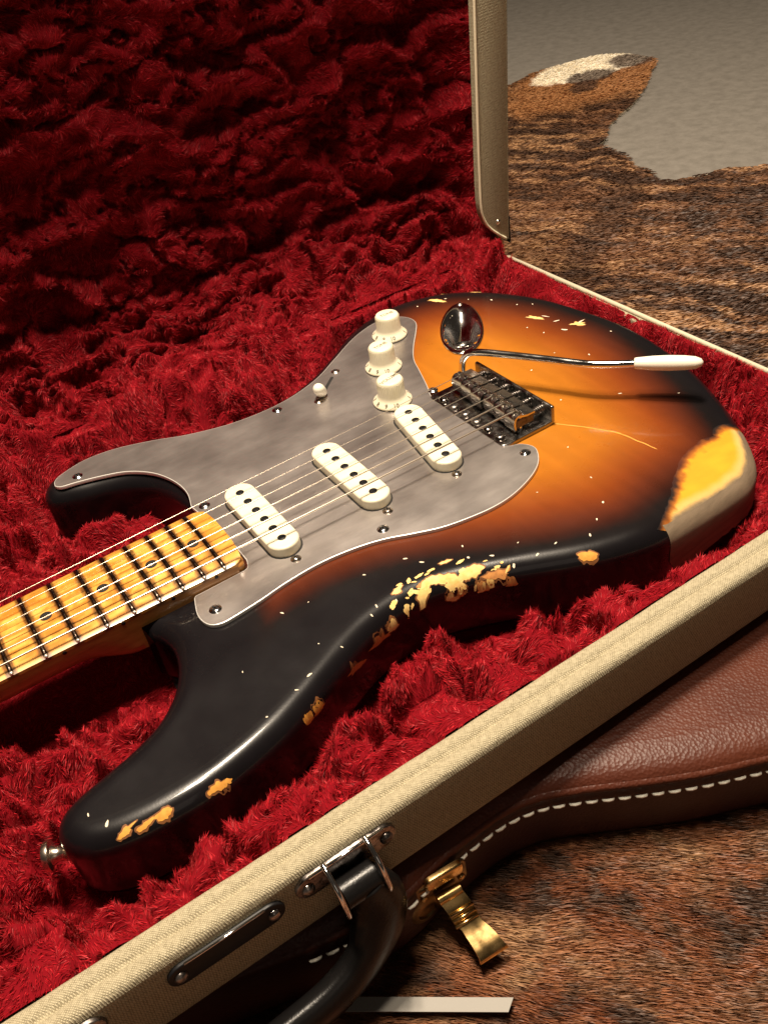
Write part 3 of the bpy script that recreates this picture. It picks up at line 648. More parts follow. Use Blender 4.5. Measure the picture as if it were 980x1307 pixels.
# ---- jack plate: chromed dish
jc = np.array([702.5, 99.5]); jd = np.array([.57, .82]); jd /= np.linalg.norm(jd); jn = np.array([jd[1], -jd[0]])
V = []; seg = 48; jr = [(1.0, 0.05), (1.0, .9), (.97, 1.35), (.93, 1.3), (.88, .9), (.78, -1.5), (.62, -5.0), (.45, -8.0), (.28, -9.6), (.1, -10.2), (.001, -10.3)]
for k_, (f_, h) in enumerate(jr):
    for i in range(seg):
        t = 2*math.pi*i/seg; a_ = math.cos(t)*38*(f_ if f_ > .9 else f_*.93); b_ = math.sin(t)*15.5*f_*(1+.10*math.cos(t)*-1)
        sk = (1-f_)*-7
        h2 = h
        p_ = jc+jd*(a_+sk)+jn*b_; V.append((p_[0], p_[1], h2+.2+(0 if f_ > .9 else 0)))
dz_ = 0
F = rings_to_faces(len(jr), seg)
# ---- sink a matching hollow into the body face is hidden by the dish rim: raise dish above the lacquer
V = np.array(V)
V[:, 2] = np.where(V[:, 2] < 1, V[:, 2], V[:, 2])
hole = jc
jp = part('jack_plate', V, F, chrome, gt)
V, F = lathe([(7, 0), (7, 1.6), (5, 1.8), (4.8, .2), (.01, .2)], (jc[0]-jd[0]*16, jc[1]-jd[1]*16, -4.6), axis=(.35*jd[0], .35*jd[1], 1), seg=24, capend=False); part('jack_socket', V, F, darkmetal, jp)
for sg in (-1, 1):
    p_ = jc+jd*sg*35.2; s_ = screw((p_[0], p_[1]), 1.3, jp if False else gt, 2.0, nickel)
# cut the hollow in the body's face under the dish
bm = bmesh.new(); bm.from_mesh(body.data); kill = []
bb = base_of(gt)
for f in bm.faces:
    c = f.calc_center_median(); p_ = np.array([c.x/S+bb[0], c.y/S+bb[1]])-jc; z_ = c.z/S+bb[2]
    if z_ > -6 and (abs(p_.dot(jd))/34.5)**2+(p_.dot(jn)/13.5)**2 < 1: kill.append(f)
bmesh.ops.delete(bm, geom=kill, context='FACES'); bm.to_mesh(body.data); bm.free()
# ---- bridge
br = thing('tmp', 'x', 'x'); bpy.data.objects.remove(br)
V, F = prism(rrect(40, 76, 3.2, 5, (651, 1)), 0.6, 2.9, .6); bridge = part('bridge', V, F, darkmetal, gt, sharp=40)
V, F = box((669.3, .5, 7.4), (2.8, 75, 11), r=1.2); part('bridge_lip', V, F, darkmetal, bridge, sharp=40)
for k in range(6):
    y = 28.2-11.28*k
    V, F = lathe([(3.4, 0), (3.3, .8), (2.3, 1.7), (1.1, 1.9), (.01, 1.9)], (635.6, y, 2.9), seg=18, capend=False); s_ = part('mounting_screw', V, F, agedchrome, bridge)
    V, F = merge(box((635.6, y, 4.72), (3.2, .7, .3)), box((635.6, y, 4.73), (.7, 3.2, .3))); part('slot', V, F, slotblack, s_, smooth=False)
STR = [(28.0-11.2*k) for k in range(6)]
for k in range(6):
    y = STR[k]; x0 = 645.5+[1.5, .5, -.5, .8, 0, -1.2][k]
    # bent steel saddle: front wall, top, two side flanges
    pr = catmull([(x0, 5.2), (x0-.6, 9), (x0, 12.6), (x0+2.2, 14.2), (x0+5, 13.4), (x0+9, 12.4), (x0+14.5, 12.2)], 4, False)
    V, F = strip([(p[0], y, p[1]) for p in pr], 9.7, 1.3, ax=(0, 1, 0)); sd = part('saddle', V, F, saddlem, bridge, sharp=45)
    vs = []
    for sg in (-1, 1):
        vs.append(box((x0+7, y+sg*4.4, 9.4), (13, .9, 5.4), r=.3))
    V, F = merge(*vs); part('saddle_flange', V, F, steeldark, sd, sharp=45)
    for sg in (-1, 1):
        V, F = lathe([(1.45, 0), (1.45, 12.0), (1.15, 12.6), (.5, 12.6), (.45, 11.8), (.01, 11.8)], (x0+4.2, y+sg*3.1, 2.9), seg=12, capend=False); part('height_screw', V, F, chrome, sd, sharp=40)
    V, F = tube([(x0+12, y, 8.3), (672.0, y, 8.3)], 1.0, 8); isc = part('intonation_screw', V, F, agedchrome, sd)
    V, F = lathe([(2.3, 0), (2.4, .8), (1.6, 1.6), (.01, 1.7)], (670.6, y, 8.3), axis=(1, 0, 0), seg=14, capend=False); part('screw_head', V, F, chrome, sd)
    sp_ = [(x0+15.5+10.5*t, y+2.1*math.cos(t*2*math.pi*7), 8.3+2.1*math.sin(t*2*math.pi*7)) for t in np.linspace(0, 1, 70)]
    sp_ = [(min(p[0], 668), p[1], p[2]) for p in sp_]
    V, F = tube(sp_, .38, 5); part('spring', V, F, agedchrome, sd)
# ---- strings
for k in range(6):
    yb = STR[k]; yn = 17.6-7.04*k; rad = [.13, .17, .22, .33, .46, .58][k]; x0 = 645.5+[1.5, .5, -.5, .8, 0, -1.2][k]
    pts = [(0.5, yn, 13.0), (x0-.5, yb, 15.0+rad), (x0+2.2, yb, 15.1+rad), (x0+4.5, yb, 14.3+rad), (x0+7, yb, 11.5), (x0+9.2, yb, 7.), (x0+9.8, yb, 3.2)]
    P_ = [np.array(pts[0])*(1-t)+np.array(pts[1])*t for t in np.linspace(0, 1, 6)][:-1]+list(catmull(pts[1:], 4, False))
    V, F = tube(P_, max(rad, .2), 8); part('string', V, F, stringm, gt)
# ---- tremolo arm
ap = catmull([(662.5, 44.5, 3), (662.5, 44, 8), (663, 42.5, 15), (665, 38.5, 20.2), (669, 31.5, 22.0), (676, 20, 22.4), (690, -3.5, 22.6), (703, -26, 22.8), (709, -34, 23), (716, -41.5, 23.2), (724, -49, 23.5)], 6, False)
V, F = tube(ap, 2.35, 16); arm = part('tremolo_arm', V, F, chrome, gt)
d0 = np.array(ap[-1]); dd = np.array([26.0, -27.5, .6]); Lt = np.linalg.norm(dd)
V, F = lathe([(2.4, -1.5), (3.2, -1.4), (3.5, 0), (4.3, 9), (4.6, 18), (4.35, 27), (3.7, 33), (2.5, 36.2), (.9, 37.4), (.01, 37.5)], d0, dd, seg=24); part('arm_tip', V, F, ivory, arm)
# ---- strap button
bd = np.array([-.93, .36, 0]); V, F = lathe([(5.6, -2), (5.6, 1.0), (4.2, 1.8), (3.3, 4), (3.3, 6.5), (4.5, 8.6), (6.6, 9.2), (6.8, 10.3), (6.4, 11.8), (3.2, 12.2), (2.9, 11.6), (.01, 11.6)], (334.5, -113.5, -20), bd, seg=24, capend=False); part('strap_button', V, F, nickel, gt, sharp=40)
# ---- neck
def fr_(n): return 648*(1-2**(-n/12))
def hw(u): return 21.3+(28.3-21.3)*min(max(u, 0), 463)/463.0
FT = 10.9
us = sorted(set(list(np.arange(0, 456, 4.5))+[456, 459, 462, 464.5, 466.5, 467.6])); nc = 17; V = []; C_ = []
for u in us:
    h = hw(u); e = 0
    for j in range(nc):
        s_ = -1+2*j/(nc-1); hh = h
        y = s_*hh
        uu = u
        if u > 452: uu = 452+(u-452)*(1-0.12*abs(s_)**3) - 0.0; 
        if u > 462: y = s_*(hh-(u-462)**1.5*.22)
        z = FT-(y*y)/(2*184)-(.5 if abs(s_) > .99 else 0)
        V.append((uu, y, z))
V = np.array(V); n = len(us); F = [(i*nc+j, i*nc+j+1, (i+1)*nc+j+1, (i+1)*nc+j) for i in range(n-1) for j in range(nc-1)]
edge = [i*nc for i in range(n)]+[(n-1)*nc+j for j in range(1, nc)]+[i*nc+nc-1 for i in range(n-2, -1, -1)]+[j for j in range(nc-2, 0, -1)]
low = len(V); EV = V[edge].copy(); EV[:, 2] = 6.5; V = np.vstack([V, EV]); ne = len(edge)
F += [(edge[i], edge[(i+1) % ne], low+(i+1) % ne, low+i) for i in range(ne)]
neck = thing('x', 'x', 'x'); bpy.data.objects.remove(neck)
# finer colour grid: build fingerboard top with dense points for grime along the frets
ud = np.unique(np.round(np.r_[np.arange(0, 452, 1.1), np.array(us)[np.array(us) >= 452]], 3)); yd = 29
VV = []
for u in ud:
    h = hw(u)
    for j in range(yd):
        s_ = -1+2*j/(yd-1); y = s_*h; uu = u
        if u > 452: uu = 452+(u-452)*(1-0.12*abs(s_)**3)
        if u > 462: y = s_*(h-(u-462)**1.5*.22)
        VV.append((uu, y, FT-(y*y)/(2*184)-(.6 if abs(s_) > .999 else 0)))
VV = np.array(VV); nu = len(ud)
FF = [(i*yd+j, i*yd+j+1, (i+1)*yd+j+1, (i+1)*yd+j) for i in range(nu-1) for j in range(yd-1)]
edge = [i*yd for i in range(nu)]+[(nu-1)*yd+j for j in range(1, yd)]+[i*yd+yd-1 for i in range(nu-2, -1, -1)]+[j for j in range(yd-2, 0, -1)]
low = len(VV); EV = VV[edge].copy(); EV[:, 2] = 6.5; VV = np.vstack([VV, EV]); ne = len(edge)
FF += [(edge[i], edge[(i+1) % ne], low+(i+1) % ne, low+i) for i in range(ne)]
x, y = VV[:, 0], VV[:, 1]
g1 = fbm(x/16+fbm(x/9, y/5, seed=3)*1.2, y/1.9+fbm(x/22, y/9, seed=4)*3, seed=110, o=4); g2 = fbm(x/1.2, y/2.6, seed=111, o=3)
base = np.array([.72, .38, .065]); drk = np.array([.46, .17, .02]); pale = np.array([.78, .50, .14])
t = sstep(.42, .70, g1)[:, None]; col = base*(1-t)+drk*t; t = (sstep(.5, .3, g1)*.5)[:, None]; col = col*(1-t)+pale*t
t = (sstep(.58, .72, g2)*.35)[:, None]; col = col*(1-t)+drk*t
endt = (sstep(449, 458, x)*.35)[:, None]; col = col*(1-endt)+np.array([.66, .26, .03])*endt
df = np.min(np.abs(x[:, None]-np.array([fr_(n_) for n_ in range(1, 22)])[None]), 1)
wear = (sstep(.50, .68, fbm(x/5, y/3, seed=115, o=4))*.28*sstep(7, 2, df))[:, None]; col = col*(1-wear)+np.array([.20, .11, .05])*wear
gr = (sstep(3.1, 2.1, df+1.2*(fbm(x/3, y/2.5, seed=112)-.5))*.93)[:, None]; col = col*(1-gr)+np.array([.035, .014, .007])*gr
neck = part('neck', VV, FF, fb, gt, sharp=45); set_attr(neck.data, 'maple', col)
# back of the neck and heel block
def section(u):
    h = hw(u)-.15; k = float(sstep(372, 402, np.array([u]))[0]); pts = []
    back = -13-2.5*u/400
    for t in np.linspace(0, math.pi, 17):
        yr = math.cos(t)*h; zr = 3.2+(-math.sin(t)**.85)*(3.2-back)
        sq = 1.0; ys = max(-1, min(1, math.cos(t)*1.9))*h; zs = max(-15.5, 3.2-math.sin(t)*40)
        pts.append((u, yr*(1-k)+ys*k, zr*(1-k)+zs*k))
    return [(u, h, 6.5)]+pts+[(u, -h, 6.5)]
uss = [0, 60, 120, 180, 240, 300, 340, 360, 372, 376, 380, 384, 388, 392, 396, 400, 404, 420, 440, 462]
V = []; [V.extend(section(u)) for u in uss]; m_ = 19; F = []
for i in range(len(uss)-1):
    for j in range(m_-1): F.append((i*m_+j, i*m_+j+1, (i+1)*m_+j+1, (i+1)*m_+j))
    F.append((i*m_+m_-1, i*m_, (i+1)*m_, (i+1)*m_+m_-1))
F += [tuple(range(m_)), tuple((len(uss)-1)*m_+j for j in range(m_))]
part('neck_back', V, F, neckm, neck, sharp=50)
V, F = prism(rrect(7, 55, 3, 4, (463.2, 0)), 1.5, 6.6); part('neck_heel', V, F, neckm, neck)
HS = [(0, -21), (0, 21), (-20, 24), (-34, 34), (-60, 52), (-95, 50), (-140, 48), (-176, 30), (-186, 8), (-176, -14), (-150, -22), (-110, -18), (-60, -22), (-25, -24)]
V, F = prism(resample(catmull(HS, 6), 4), -10, 4, 1); part('headstock', V, F, neckm, neck, sharp=50)
V, F = box((-1.6, 0, 9.8), (3.2, 43, 7), r=.5); part('nut', V, F, ivory, neck, sharp=40)
for n_ in range(1, 22):
    u = fr_(n_); h = hw(u)-.9; V = []; F = []; ys = np.linspace(-h, h, 15); sec = [(-1.2, 0), (-1.0, .55), (-.5, .98), (0, 1.1), (.5, .98), (1.0, .55), (1.2, 0)]
    for j, yy in enumerate(ys):
        sl = 1.0 if 0 < j < 14 else .35
        for a_, b_ in sec: V.append((u+a_, yy*(1.0), FT-yy*yy/368+.02+b_*sl))
    for j in range(14):
        for k in range(6): F.append((j*7+k, j*7+k+1, (j+1)*7+k+1, (j+1)*7+k))
    F += [tuple(range(7)), tuple(14*7+k for k in range(7))]
    fo = part('fret', V, F, fretm, neck)
    V, F = lathe([(1.15, 0), (1.0, .5), (.4, .95), (.01, 1.0)], (u, -h+.1, FT-h*h/368-.1), axis=(0, -.55, .8), seg=10, capend=False); part('fret_end', V, F, fretend, fo)
for n_ in (3, 5, 7, 9, 12, 15, 17, 19, 21):
    for yy in ((0,) if n_ != 12 else (-11, 11)):
        u = (fr_(n_)+fr_(n_-1))/2; V, F = lathe([(3.25, 0), (3.2, .12), (.01, .12)], (u, yy, FT-yy*yy/368-.02), seg=24, capend=False); part('inlay_dot', V, F, slotblack, neck)
    V, F = lathe([(1.1, 0), (1.05, .15), (.01, .15)], ((fr_(n_)+fr_(n_-1))/2, -hw(u)+.0, 6.4), axis=(0, -1, 0), seg=14, capend=False); part('side_dot', V, F, black, neck)

# ================================================================== TWEED CASE
tc = thing('tweed_guitar_case', 'open tweed guitar case lined with crimson plush, its lid standing upright behind the guitar', 'case', (400, 0, -56))
UL = -230.0; UR = 812.0; VF = -190.0; VB = 188.0; ZR = -8.0; ZB = -55.0
# rim profile: along the front; (v, z) with two ridges and a groove
def extr(profile, u0, u1, name, m, parent, n=2, amp=0.):
    us_ = np.linspace(u0, u1, n); V = []; k = len(profile)
    for u in us_:
        for (a, b) in profile: V.append((u, a, b+amp*(vnoise(np.array([u/9]), np.array([a/3]), seed=7)[0]-.5)))
    F = [(i*k+j, i*k+j+1, (i+1)*k+j+1, (i+1)*k+j) for i in range(n-1) for j in range(k-1)]
    return part(name, V, F, m, parent, sharp=60)
prof = [(-173.5, -40), (-173.5, -10.2), (-174.2, -8.6), (-175.6, -7.8), (-178.2, -7.6), (-180.2, -8.0), (-181.1, -9.2), (-182.0, -9.3), (-182.9, -8.2), (-184.6, -7.6), (-186.8, -7.7), (-188.6, -8.5), (-189.3, -9.8), (-189.8, -11.5)]
extr(prof, UL, UR, 'rim', tweed, tc, 420, .5)
prof = [(-189.8, -11.5), (-190, -14), (-190, -44), (-189.2, -47.5), (-187, -50), (-183, -51.5), (0, -52.5), (183, -51.5), (188, -50), (190, -44), (190, -12), (189, -9), (186, -8.2), (179, -8.2), (179, -40)]
extr(prof, UL, UR, 'base_shell', tweed, tc, 60)
V, F = prism(rrect(10.5, 376, 2, 4, (UR-5.1, 0)), -51, ZR+.1, 1.4); part('end_wall', V, F, tweed, tc, sharp=50)
V, F = prism(rrect(10.5, 376, 2, 4, (UL+5.1, 0)), -51, ZR+.1, 1.4); part('end_wall', V, F, tweed, tc, sharp=50)
V, F = tube([(UR-3.5, -183, ZR+1.0), (UR-3.5, 178, ZR+1.0)], 1.8, 8); part('piping', V, F, dullpiping, tc)
# lid, upright behind
LU1 = 815.0; LT = 420.0
def lean_(p): return (p[0]+.055*p[2], p[1], p[2])
def lidbox():
    vs = []
    vs.append(box(((UL+LU1)/2, 262, 207), (LU1-UL, 6, 424), r=2))
    vs.append(([lean_(p) for p in box((LU1-3, 226, 207), (6, 70, 424), r=2)[0]], box((LU1-3, 226, 207), (6, 70, 424), r=2)[1])); vs.append(box((UL+3, 226, 207), (6, 70, 424), r=2))
    vs.append(box(((UL+LU1)/2, 226, -2), (LU1-UL-12, 70, 6), r=2)); vs.append(box(((UL+LU1)/2, 226, LT-3), (LU1-UL-12, 70, 6), r=2))
    return merge(*vs)
V, F = lidbox(); lid = part('lid', V, F, tweed, tc, sharp=50)
# front-facing rim of the lid: a frame with rounded inner corners
def frame(u0, u1, z0, z1, w, vf, vb, rin):
    outer = rrect(u1-u0, z1-z0, 3, 9, ((u0+u1)/2, (z0+z1)/2)); inn_ = rrect(u1-u0-2*w, z1-z0-2*w, rin, 9, ((u0+u1)/2, (z0+z1)/2)); n_ = len(outer); V = []
    for P_, v_ in ((outer, vb), (outer, vf+1.5), (outer-onormal(outer)*1.5, vf), (inn_+onormal(inn_)*1.0, vf), (inn_, vf+1.0), (inn_, vb)):
        for p in P_: V.append((p[0], v_, p[1]))
    return (V, rings_to_faces(6, n_)), inn_
SL = [(787.5, 60), (787.8, 44), (789, 33), (793, 24), (799, 17), (806, 11), (813, 5.5)]
strip_ = ccw(np.array([(816.5, 4), (816.5, LT), (787, LT), (787, 240)]+SL))
V, F = prism(strip_, -193, -186, 1.2, fr=lambda a, b, c: (a+.055*b, -c, b))
part('lid_rim', V, F, tweed, lid, sharp=50)
V, F = box(((UL+788)/2, 195, LT-14), (788-UL, 18, 28), r=1.2); part('lid_rim', V, F, tweed, lid, sharp=50)
V, F = box((UL+14, 195, 200), (28, 18, 380), r=1.2); part('lid_rim', V, F, tweed, lid, sharp=50)
lean = lambda p: (p[0]+.055*p[2], p[1], p[2])
pp_ = [(787, 185.9, LT-28), (787, 185.9, 240), (787, 185.9, 100)]+[(a_, 185.9, b_) for a_, b_ in SL]
V, F = tube(catmull([lean(p) for p in pp_], 4, False), 1.1, 8); part('lid_piping', V, F, piping, lid)
V, F = lathe([(2.3, 0), (2.1, .9), (1, 1.5), (.01, 1.6)], (806, 186, 22), axis=(0, -1, 0), seg=14, capend=False); part('rivet', V, F, nickel, lid)
V, F = box((817.4, 190, 12), (1.6, 8, 22), r=.5); part('hinge_strap', V, F, black, lid)
# plush lining, base: heights between the well round the guitar and the rim
def signed(Q): d = segdist(Q, OP); return np.where(inside(Q, OP), -d, d)
STEP = 1.7
gu = np.arange(UL+12, UR-7.5, STEP); gv = np.arange(-172.6, 189.5, STEP); GU, GV = np.meshgrid(gu, gv, indexing='ij'); Q = np.stack([GU.ravel(), GV.ravel()], 1)
db = signed(Q)
nd = np.where(Q[:, 0] < 420, np.abs(Q[:, 1])-30, 1e3); db = np.minimum(db, nd)
dw = np.minimum.reduce([UR-6-Q[:, 0], Q[:, 1]+173.5, 190-Q[:, 1]])
t = np.clip(db, 0, None)/(np.clip(db, 0, None)+np.clip(dw, 0, None)+1e-6)
top = np.where(Q[:, 1] < -120, -10., 0.)+sstep(740, 800, Q[:, 0])*3+sstep(120, 180, Q[:, 1])*9
well = np.where(Q[:, 1] < 0, -34., -32.)
H = well+(top-well)*sstep(0, 1, np.clip(t*1.18, 0, 1))**np.where(Q[:, 1] < 0, 1.3, .8)
H = np.where(db < -4, -45.5, H); H = np.where((signed(Q) > 6) & (db < 6), -41+5*(fbm(Q[:, 0]/14, Q[:, 1]/14, seed=133)-.5), H)
msk = sstep(-3, 12, db)
X, Y = Q[:, 0], Q[:, 1]
wx = X+18*(fbm(X/40, Y/40, seed=130)-.5); wy = Y+18*(fbm(X/40, Y/40, seed=131)-.5)
rid = 1-np.abs(2*fbm(wx/34, wy/26, seed=120, o=3)-1)**.8; lump = (rid-.70)*36+(fbm(wx/13, wy/13, seed=121, o=3)-.5)*18+(fbm(X/45, Y/45, seed=122, o=2)-.5)*30
cap = sstep(0, 22, dw)
big_ = 1-sstep(.0, .10, np.abs(fbm(wx/38, wy/38, seed=127, o=2)-.5)); lump = lump-13*big_
cav = fbm(wx/24, wy/24, seed=125, o=3); cav2 = fbm(wx/15+5, wy/15, seed=126, o=2); lump = lump-15*np.exp(-((cav-.5)/.022)**2)-10*np.exp(-((cav2-.5)/.03)**2)*(cav > .5)
H = H-np.where(Q[:, 1] < 0, 15, 8)*np.exp(-np.clip(db, 0, None)/9)
H = H+(lump+4)*msk*(.25+.75*cap)*np.where(Q[:, 1] < 0, 1.35, 1.0)
H = np.where(Q[:, 1] < -150, np.minimum(H, -9.5+4*(1-cap)*0), H)
dE = UR-8-X; H = np.where(dE < 16, np.minimum(H, -6.5+dE*.8), H)
H = np.where(Q[:, 1] > 174, np.maximum(H, -1.+4*(fbm(X/8, Y/8, seed=129)-.5)), H)
H = np.where(db > 3, H, np.minimum(H, -41)); H = np.maximum(H, -50.5)
Zb = H.reshape(GU.shape); Gb = np.stack([GU, GV, Zb], -1)
def grid_part(name, G, m, parent, flip=False):
    a, b = G.shape[:2]; i = np.arange(a*b).reshape(a, b); q_ = np.stack([i[:-1, :-1], i[1:, :-1], i[1:, 1:], i[:-1, 1:]], -1).reshape(-1, 4)
    if flip: q_ = q_[:, ::-1]
    me = fast_mesh(name, (G.reshape(-1, 3)-base_of(parent))*S, q_, None, m, smooth=True); return link(name, me, parent)
lin = grid_part('plush_lining', Gb, plush, tc)
# lid lining: profile from the hinge up
prof = catmull([(182, 2), (190, 10), (200, 14), (212, 26), (224, 40), (231, 50), (232.5, 58), (233, 75), (235, 130), (236, 200), (236, 260), (236, 330), (234, 385), (224, 408), (206, 414)], 8, False)
prof = resample(prof, 1.9, False); lu = np.arange(UL+14, LU1-8, 1.9); s_ = np.r_[0, np.cumsum(np.linalg.norm(np.diff(prof, axis=0), axis=1))]
pn = onormal(prof, False); 
LUu, LS = np.meshgrid(lu, s_, indexing='ij'); PVv = np.broadcast_to(prof[:, 0], LUu.shape); PZ = np.broadcast_to(prof[:, 1], LUu.shape)
nv_ = np.stack([np.zeros(len(prof)), -np.abs(pn[:, 0])*1.0-.0, np.where(True, -pn[:, 1]*np.sign(pn[:, 0]), 0)], 1)
nv_ = nv_/np.linalg.norm(nv_, axis=1, keepdims=True)
wx = LUu+20*(fbm(LUu/45, LS/45, seed=140)-.5); wy = LS+20*(fbm(LUu/45, LS/45, seed=141)-.5)
rid = 1-np.abs(2*fbm(wx/42, wy/28, seed=142, o=3)-1)**.8
lump = (rid-.68)*30+(fbm(wx/20, wy/12, seed=143, o=3)-.5)*18+(fbm(LUu/60, LS/60, seed=144, o=2)-.5)*12
ed = np.minimum(LU1-8-LUu, 60)/60; fwd = 34*(1-sstep(0, .55, ed))          # end of the tray curls forward to the rim
cav = fbm(wx/30, wy/20, seed=145, o=3); cav2 = fbm(wx/17+5, wy/12, seed=146, o=2); lump = lump-15*np.exp(-((cav-.5)/.022)**2)-10*np.exp(-((cav2-.5)/.03)**2)*(cav > .5)
lump = lump*sstep(0, 18, LS)*(.35+.65*sstep(0, .3, ed))
crease = -9*np.exp(-((LS-72-5*np.sin(LUu/50))/5.5)**2)
Gl = np.stack([LUu, PVv, PZ], -1)+nv_[None]*(lump+crease)[..., None]
Gl[..., 1] = np.where(Gl[..., 1] > 0, Gl[..., 1]-fwd*np.clip((Gl[..., 1]-196)/40, 0, 1), 0)
Gl[..., 1] = np.minimum(Gl[..., 1], 256); Gl[..., 0] += .055*Gl[..., 2]*sstep(500, 800, Gl[..., 0])
zfl = Gl[..., 2] < 4; 
linl = grid_part('lid_lining', Gl, plush, tc, flip=True)
# pile fibres
def pile_on(G, n, keep, parent, ln, wd, seed, out, cell=9.0, name='plush_pile'):
    a, b = G.shape[:2]; du = np.linalg.norm(G[1:, :-1]-G[:-1, :-1], axis=-1); dv = np.linalg.norm(G[:-1, 1:]-G[:-1, :-1], axis=-1)
    A = (du*dv*keep[:-1, :-1]).ravel(); A = A/A.sum(); ix = rng.choice(len(A), n, p=A); i, j = ix//(b-1), ix % (b-1); fu, fv = rng.random(n)[:, None], rng.random(n)[:, None]
    p00, p10, p01, p11 = G[i, j], G[i+1, j], G[i, j+1], G[i+1, j+1]; P = p00*(1-fu)*(1-fv)+p10*fu*(1-fv)+p01*(1-fu)*fv+p11*fu*fv
    tu = p10-p00; tv = p01-p00; tu /= np.linalg.norm(tu, axis=1, keepdims=True); tv /= np.linalg.norm(tv, axis=1, keepdims=True); N_ = np.cross(tu, tv); N_ /= np.linalg.norm(N_, axis=1, keepdims=True)
    N_ = N_*np.sign((N_*out).sum(1, keepdims=True)+1e-9)
    s0 = i+fu[:, 0]; t0 = j+fv[:, 0]; s0 = s0*1.8; t0 = t0*1.8
    # tufts: fibres lean to the nearest clump centre
    ci, cj = np.floor(s0/cell), np.floor(t0/cell); best = np.full(n, 1e9); bx = np.zeros(n); by = np.zeros(n)
    for di in (-1, 0, 1):
        for dj in (-1, 0, 1):
            cx = (ci+di+_h(ci+di, cj+dj, ci*0, seed))*cell; cy = (cj+dj+_h(ci+di, cj+dj, ci*0+1, seed))*cell; d = (cx-s0)**2+(cy-t0)**2; k = d < best; best[k] = d[k]; bx[k] = cx[k]; by[k] = cy[k]
    ang = 2*math.pi*fbm(s0/34, t0/34, seed=seed+5, o=2)*2.2
    nap = fbm(s0/26+7, t0/18, seed=seed+8, o=2)[:, None]; D = N_*(.18+.75*sstep(.35, .65, nap))+tu*(np.cos(ang)*.85)[:, None]+tv*(np.sin(ang)*.85)[:, None]+tu*((bx-s0)/cell*.55)[:, None]+tv*((by-t0)/cell*.55)[:, None]+rng.normal(0, .16, (n, 3))
    c = np.array([.29, .0035, .009])*rng.uniform(.65, 1.5, (n, 1)); k = rng.random(n) < .25; c[k] = c[k]*1.3+np.array([.06, .012, .012])
    blades(name, P, D, rng.uniform(.6, 1.15, n)*ln, wd, c, pile, parent, slim=True)
free = (signed(Q) > -3).reshape(GU.shape); kb_ = ((GU > 285) & free).astype(float)+.10*((GU <= 285) & free)
pile_on(Gb, 650000, kb_, tc, 3.4, .40, 150, np.array([0, 0, 1.]))
kl_ = ((LUu > 380) & (PZ < 290)).astype(float)+.08*((LUu <= 380) | (PZ >= 290)); kl_ = np.where(PZ < 70, kl_*1.25, kl_)
pile_on(Gl, 650000, kl_, tc, 4.2, .42, 160, np.array([0, -1., .3]), cell=11)
# ---- hardware on the front wall
def fw_(a, b, c): return (a, -190.1-c, b)
V, F = prism(stadium(50, 12.5, 10, (372, -20.5)), 0, 1.6, .6, fr=fw_); lp = part('latch_plate', V, F, black, tc, sharp=40)
V, F = tube([fw_(355, -14.2, 1.6), fw_(389, -14.2, 1.6)], .55, 8); part('plate_edge', V, F, chrome, lp)
for a in (352, 392):
    V, F = lathe([(2.8, 0), (2.6, 1), (1.4, 1.8), (.01, 1.9)], fw_(a, -20.5, 1.6), axis=(0, -1, 0), seg=14, capend=False); part('rivet', V, F, agedchrome, lp)
V, F = prism(stadium(47, 13.5, 10, (426, -18.5)), 0, 1.8, .7, fr=fw_); hb = part('handle_bracket', V, F, agedchrome, tc, sharp=40)
V, F = tube([fw_(409, -12, 1.9), fw_(444, -12, 1.9)], .8, 8); part('plate_edge', V, F, chrome, hb)
for a in (407.5, 444.5):
    V, F = lathe([(3, 0), (2.8, 1), (1.4, 2), (.01, 2.1)], fw_(a, -19, 1.8), axis=(0, -1, 0), seg=14, capend=False); part('rivet', V, F, agedchrome, hb)
V, F = tube([fw_(418, -26, 8), fw_(434, -26, 8)], 6.6, 20); hd0 = part('handle', V, F, blackleather, tc, sharp=50, label='black leather case handle hanging from chrome loops')
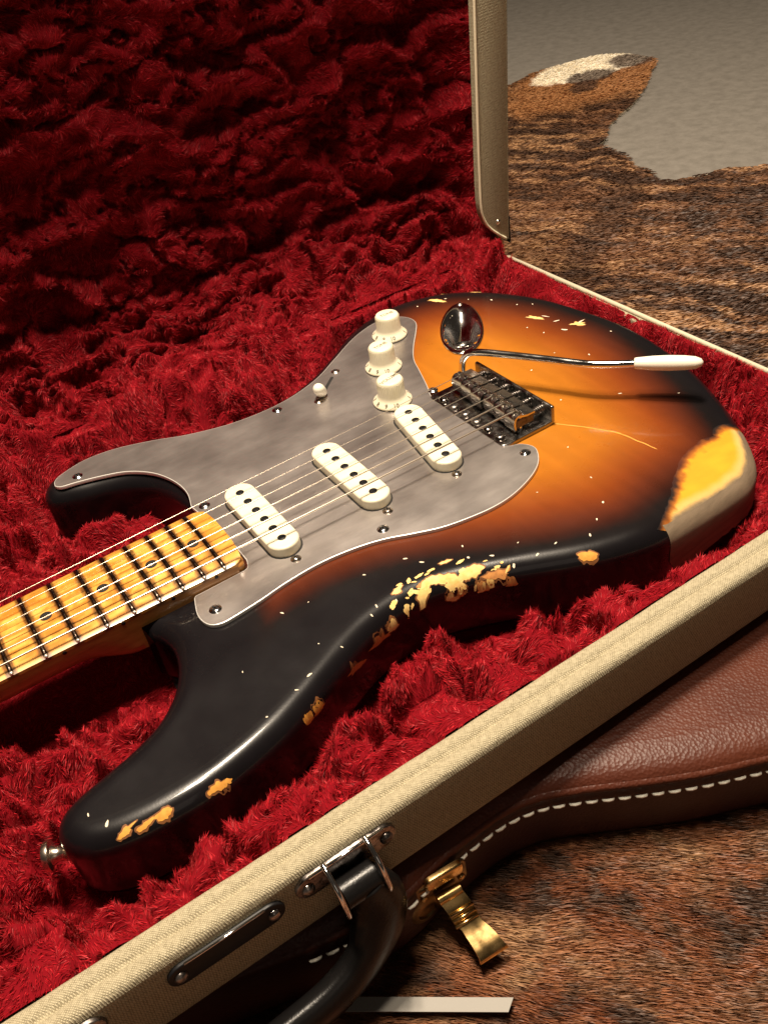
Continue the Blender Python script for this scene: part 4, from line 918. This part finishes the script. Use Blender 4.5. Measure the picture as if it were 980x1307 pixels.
for a in (416, 435.5):
    pth = catmull([fw_(a, -10, 1.5), fw_(a, -11, 6), fw_(a, -15, 12), fw_(a, -22, 15.3), fw_(a+.5, -30, 15.5), fw_(a+1, -34, 12)], 5, False)
    V, F = tube(pth, 1.15, 10); part('loop', V, F, chrome, hd0)
hp = catmull([fw_(429, -26, 8), fw_(431, -38, 9), fw_(430, -50, 11), fw_(424, -62, 13), fw_(413, -70, 15), fw_(398, -74, 17), fw_(380, -75, 18), fw_(355, -75, 19), fw_(322, -75, 19), fw_(304, -72, 18), fw_(292, -64, 19), fw_(290, -46, 14), fw_(295, -27, 8)], 6, False)
def oval_tube(P, rx, ry, seg=16):
    P = np.array(P); T = np.gradient(P, axis=0); T /= np.linalg.norm(T, axis=1, keepdims=True); V = []
    o_ = np.array([0, -1., -.25]); o_ /= np.linalg.norm(o_)
    for i in range(len(P)):
        a = o_-T[i]*o_.dot(T[i]); a /= np.linalg.norm(a); b = np.cross(T[i], a)
        for k in range(seg):
            t = 2*math.pi*k/seg; V.append(P[i]+ry*math.cos(t)*a+rx[i]*math.sin(t)*b)
    return V, rings_to_faces(len(P), seg)+[tuple(range(seg)), tuple((len(P)-1)*seg+k for k in range(seg))]
rx = np.interp(np.linspace(0, 1, len(hp)), [0, .08, .2, .8, .92, 1], [8, 12, 14.5, 14.5, 12, 8])
V, F = oval_tube(hp, rx, 7.5); part('grip', V, F, blackleather, hd0)
V, F = tube([p+np.array([0, -6.3, 1.0]) for p in hp[12:-12]], .7, 6); part('grip_welt', V, F, blackleather, hd0)
V, F = prism(stadium(47, 13.5, 10, (300, -18.5)), 0, 1.8, .7, fr=fw_); part('handle_bracket', V, F, agedchrome, tc, sharp=40)

# ---- pale card on the floor, near corner
cdm = thing('paper_card', 'pale paper card lying on the rug below the black case handle', 'card', (430, -220, -106))
V, F = prism(ccw([(402.3, -196.5), (464.5, -242.6), (459, -246), (402, -204), (398, -199)]), -100.6, -100); part('sheet', V, F, paper, cdm, smooth=False)
print('TRIS', sum(len(m.loops)-2*len(m.polygons) for m in bpy.data.meshes))
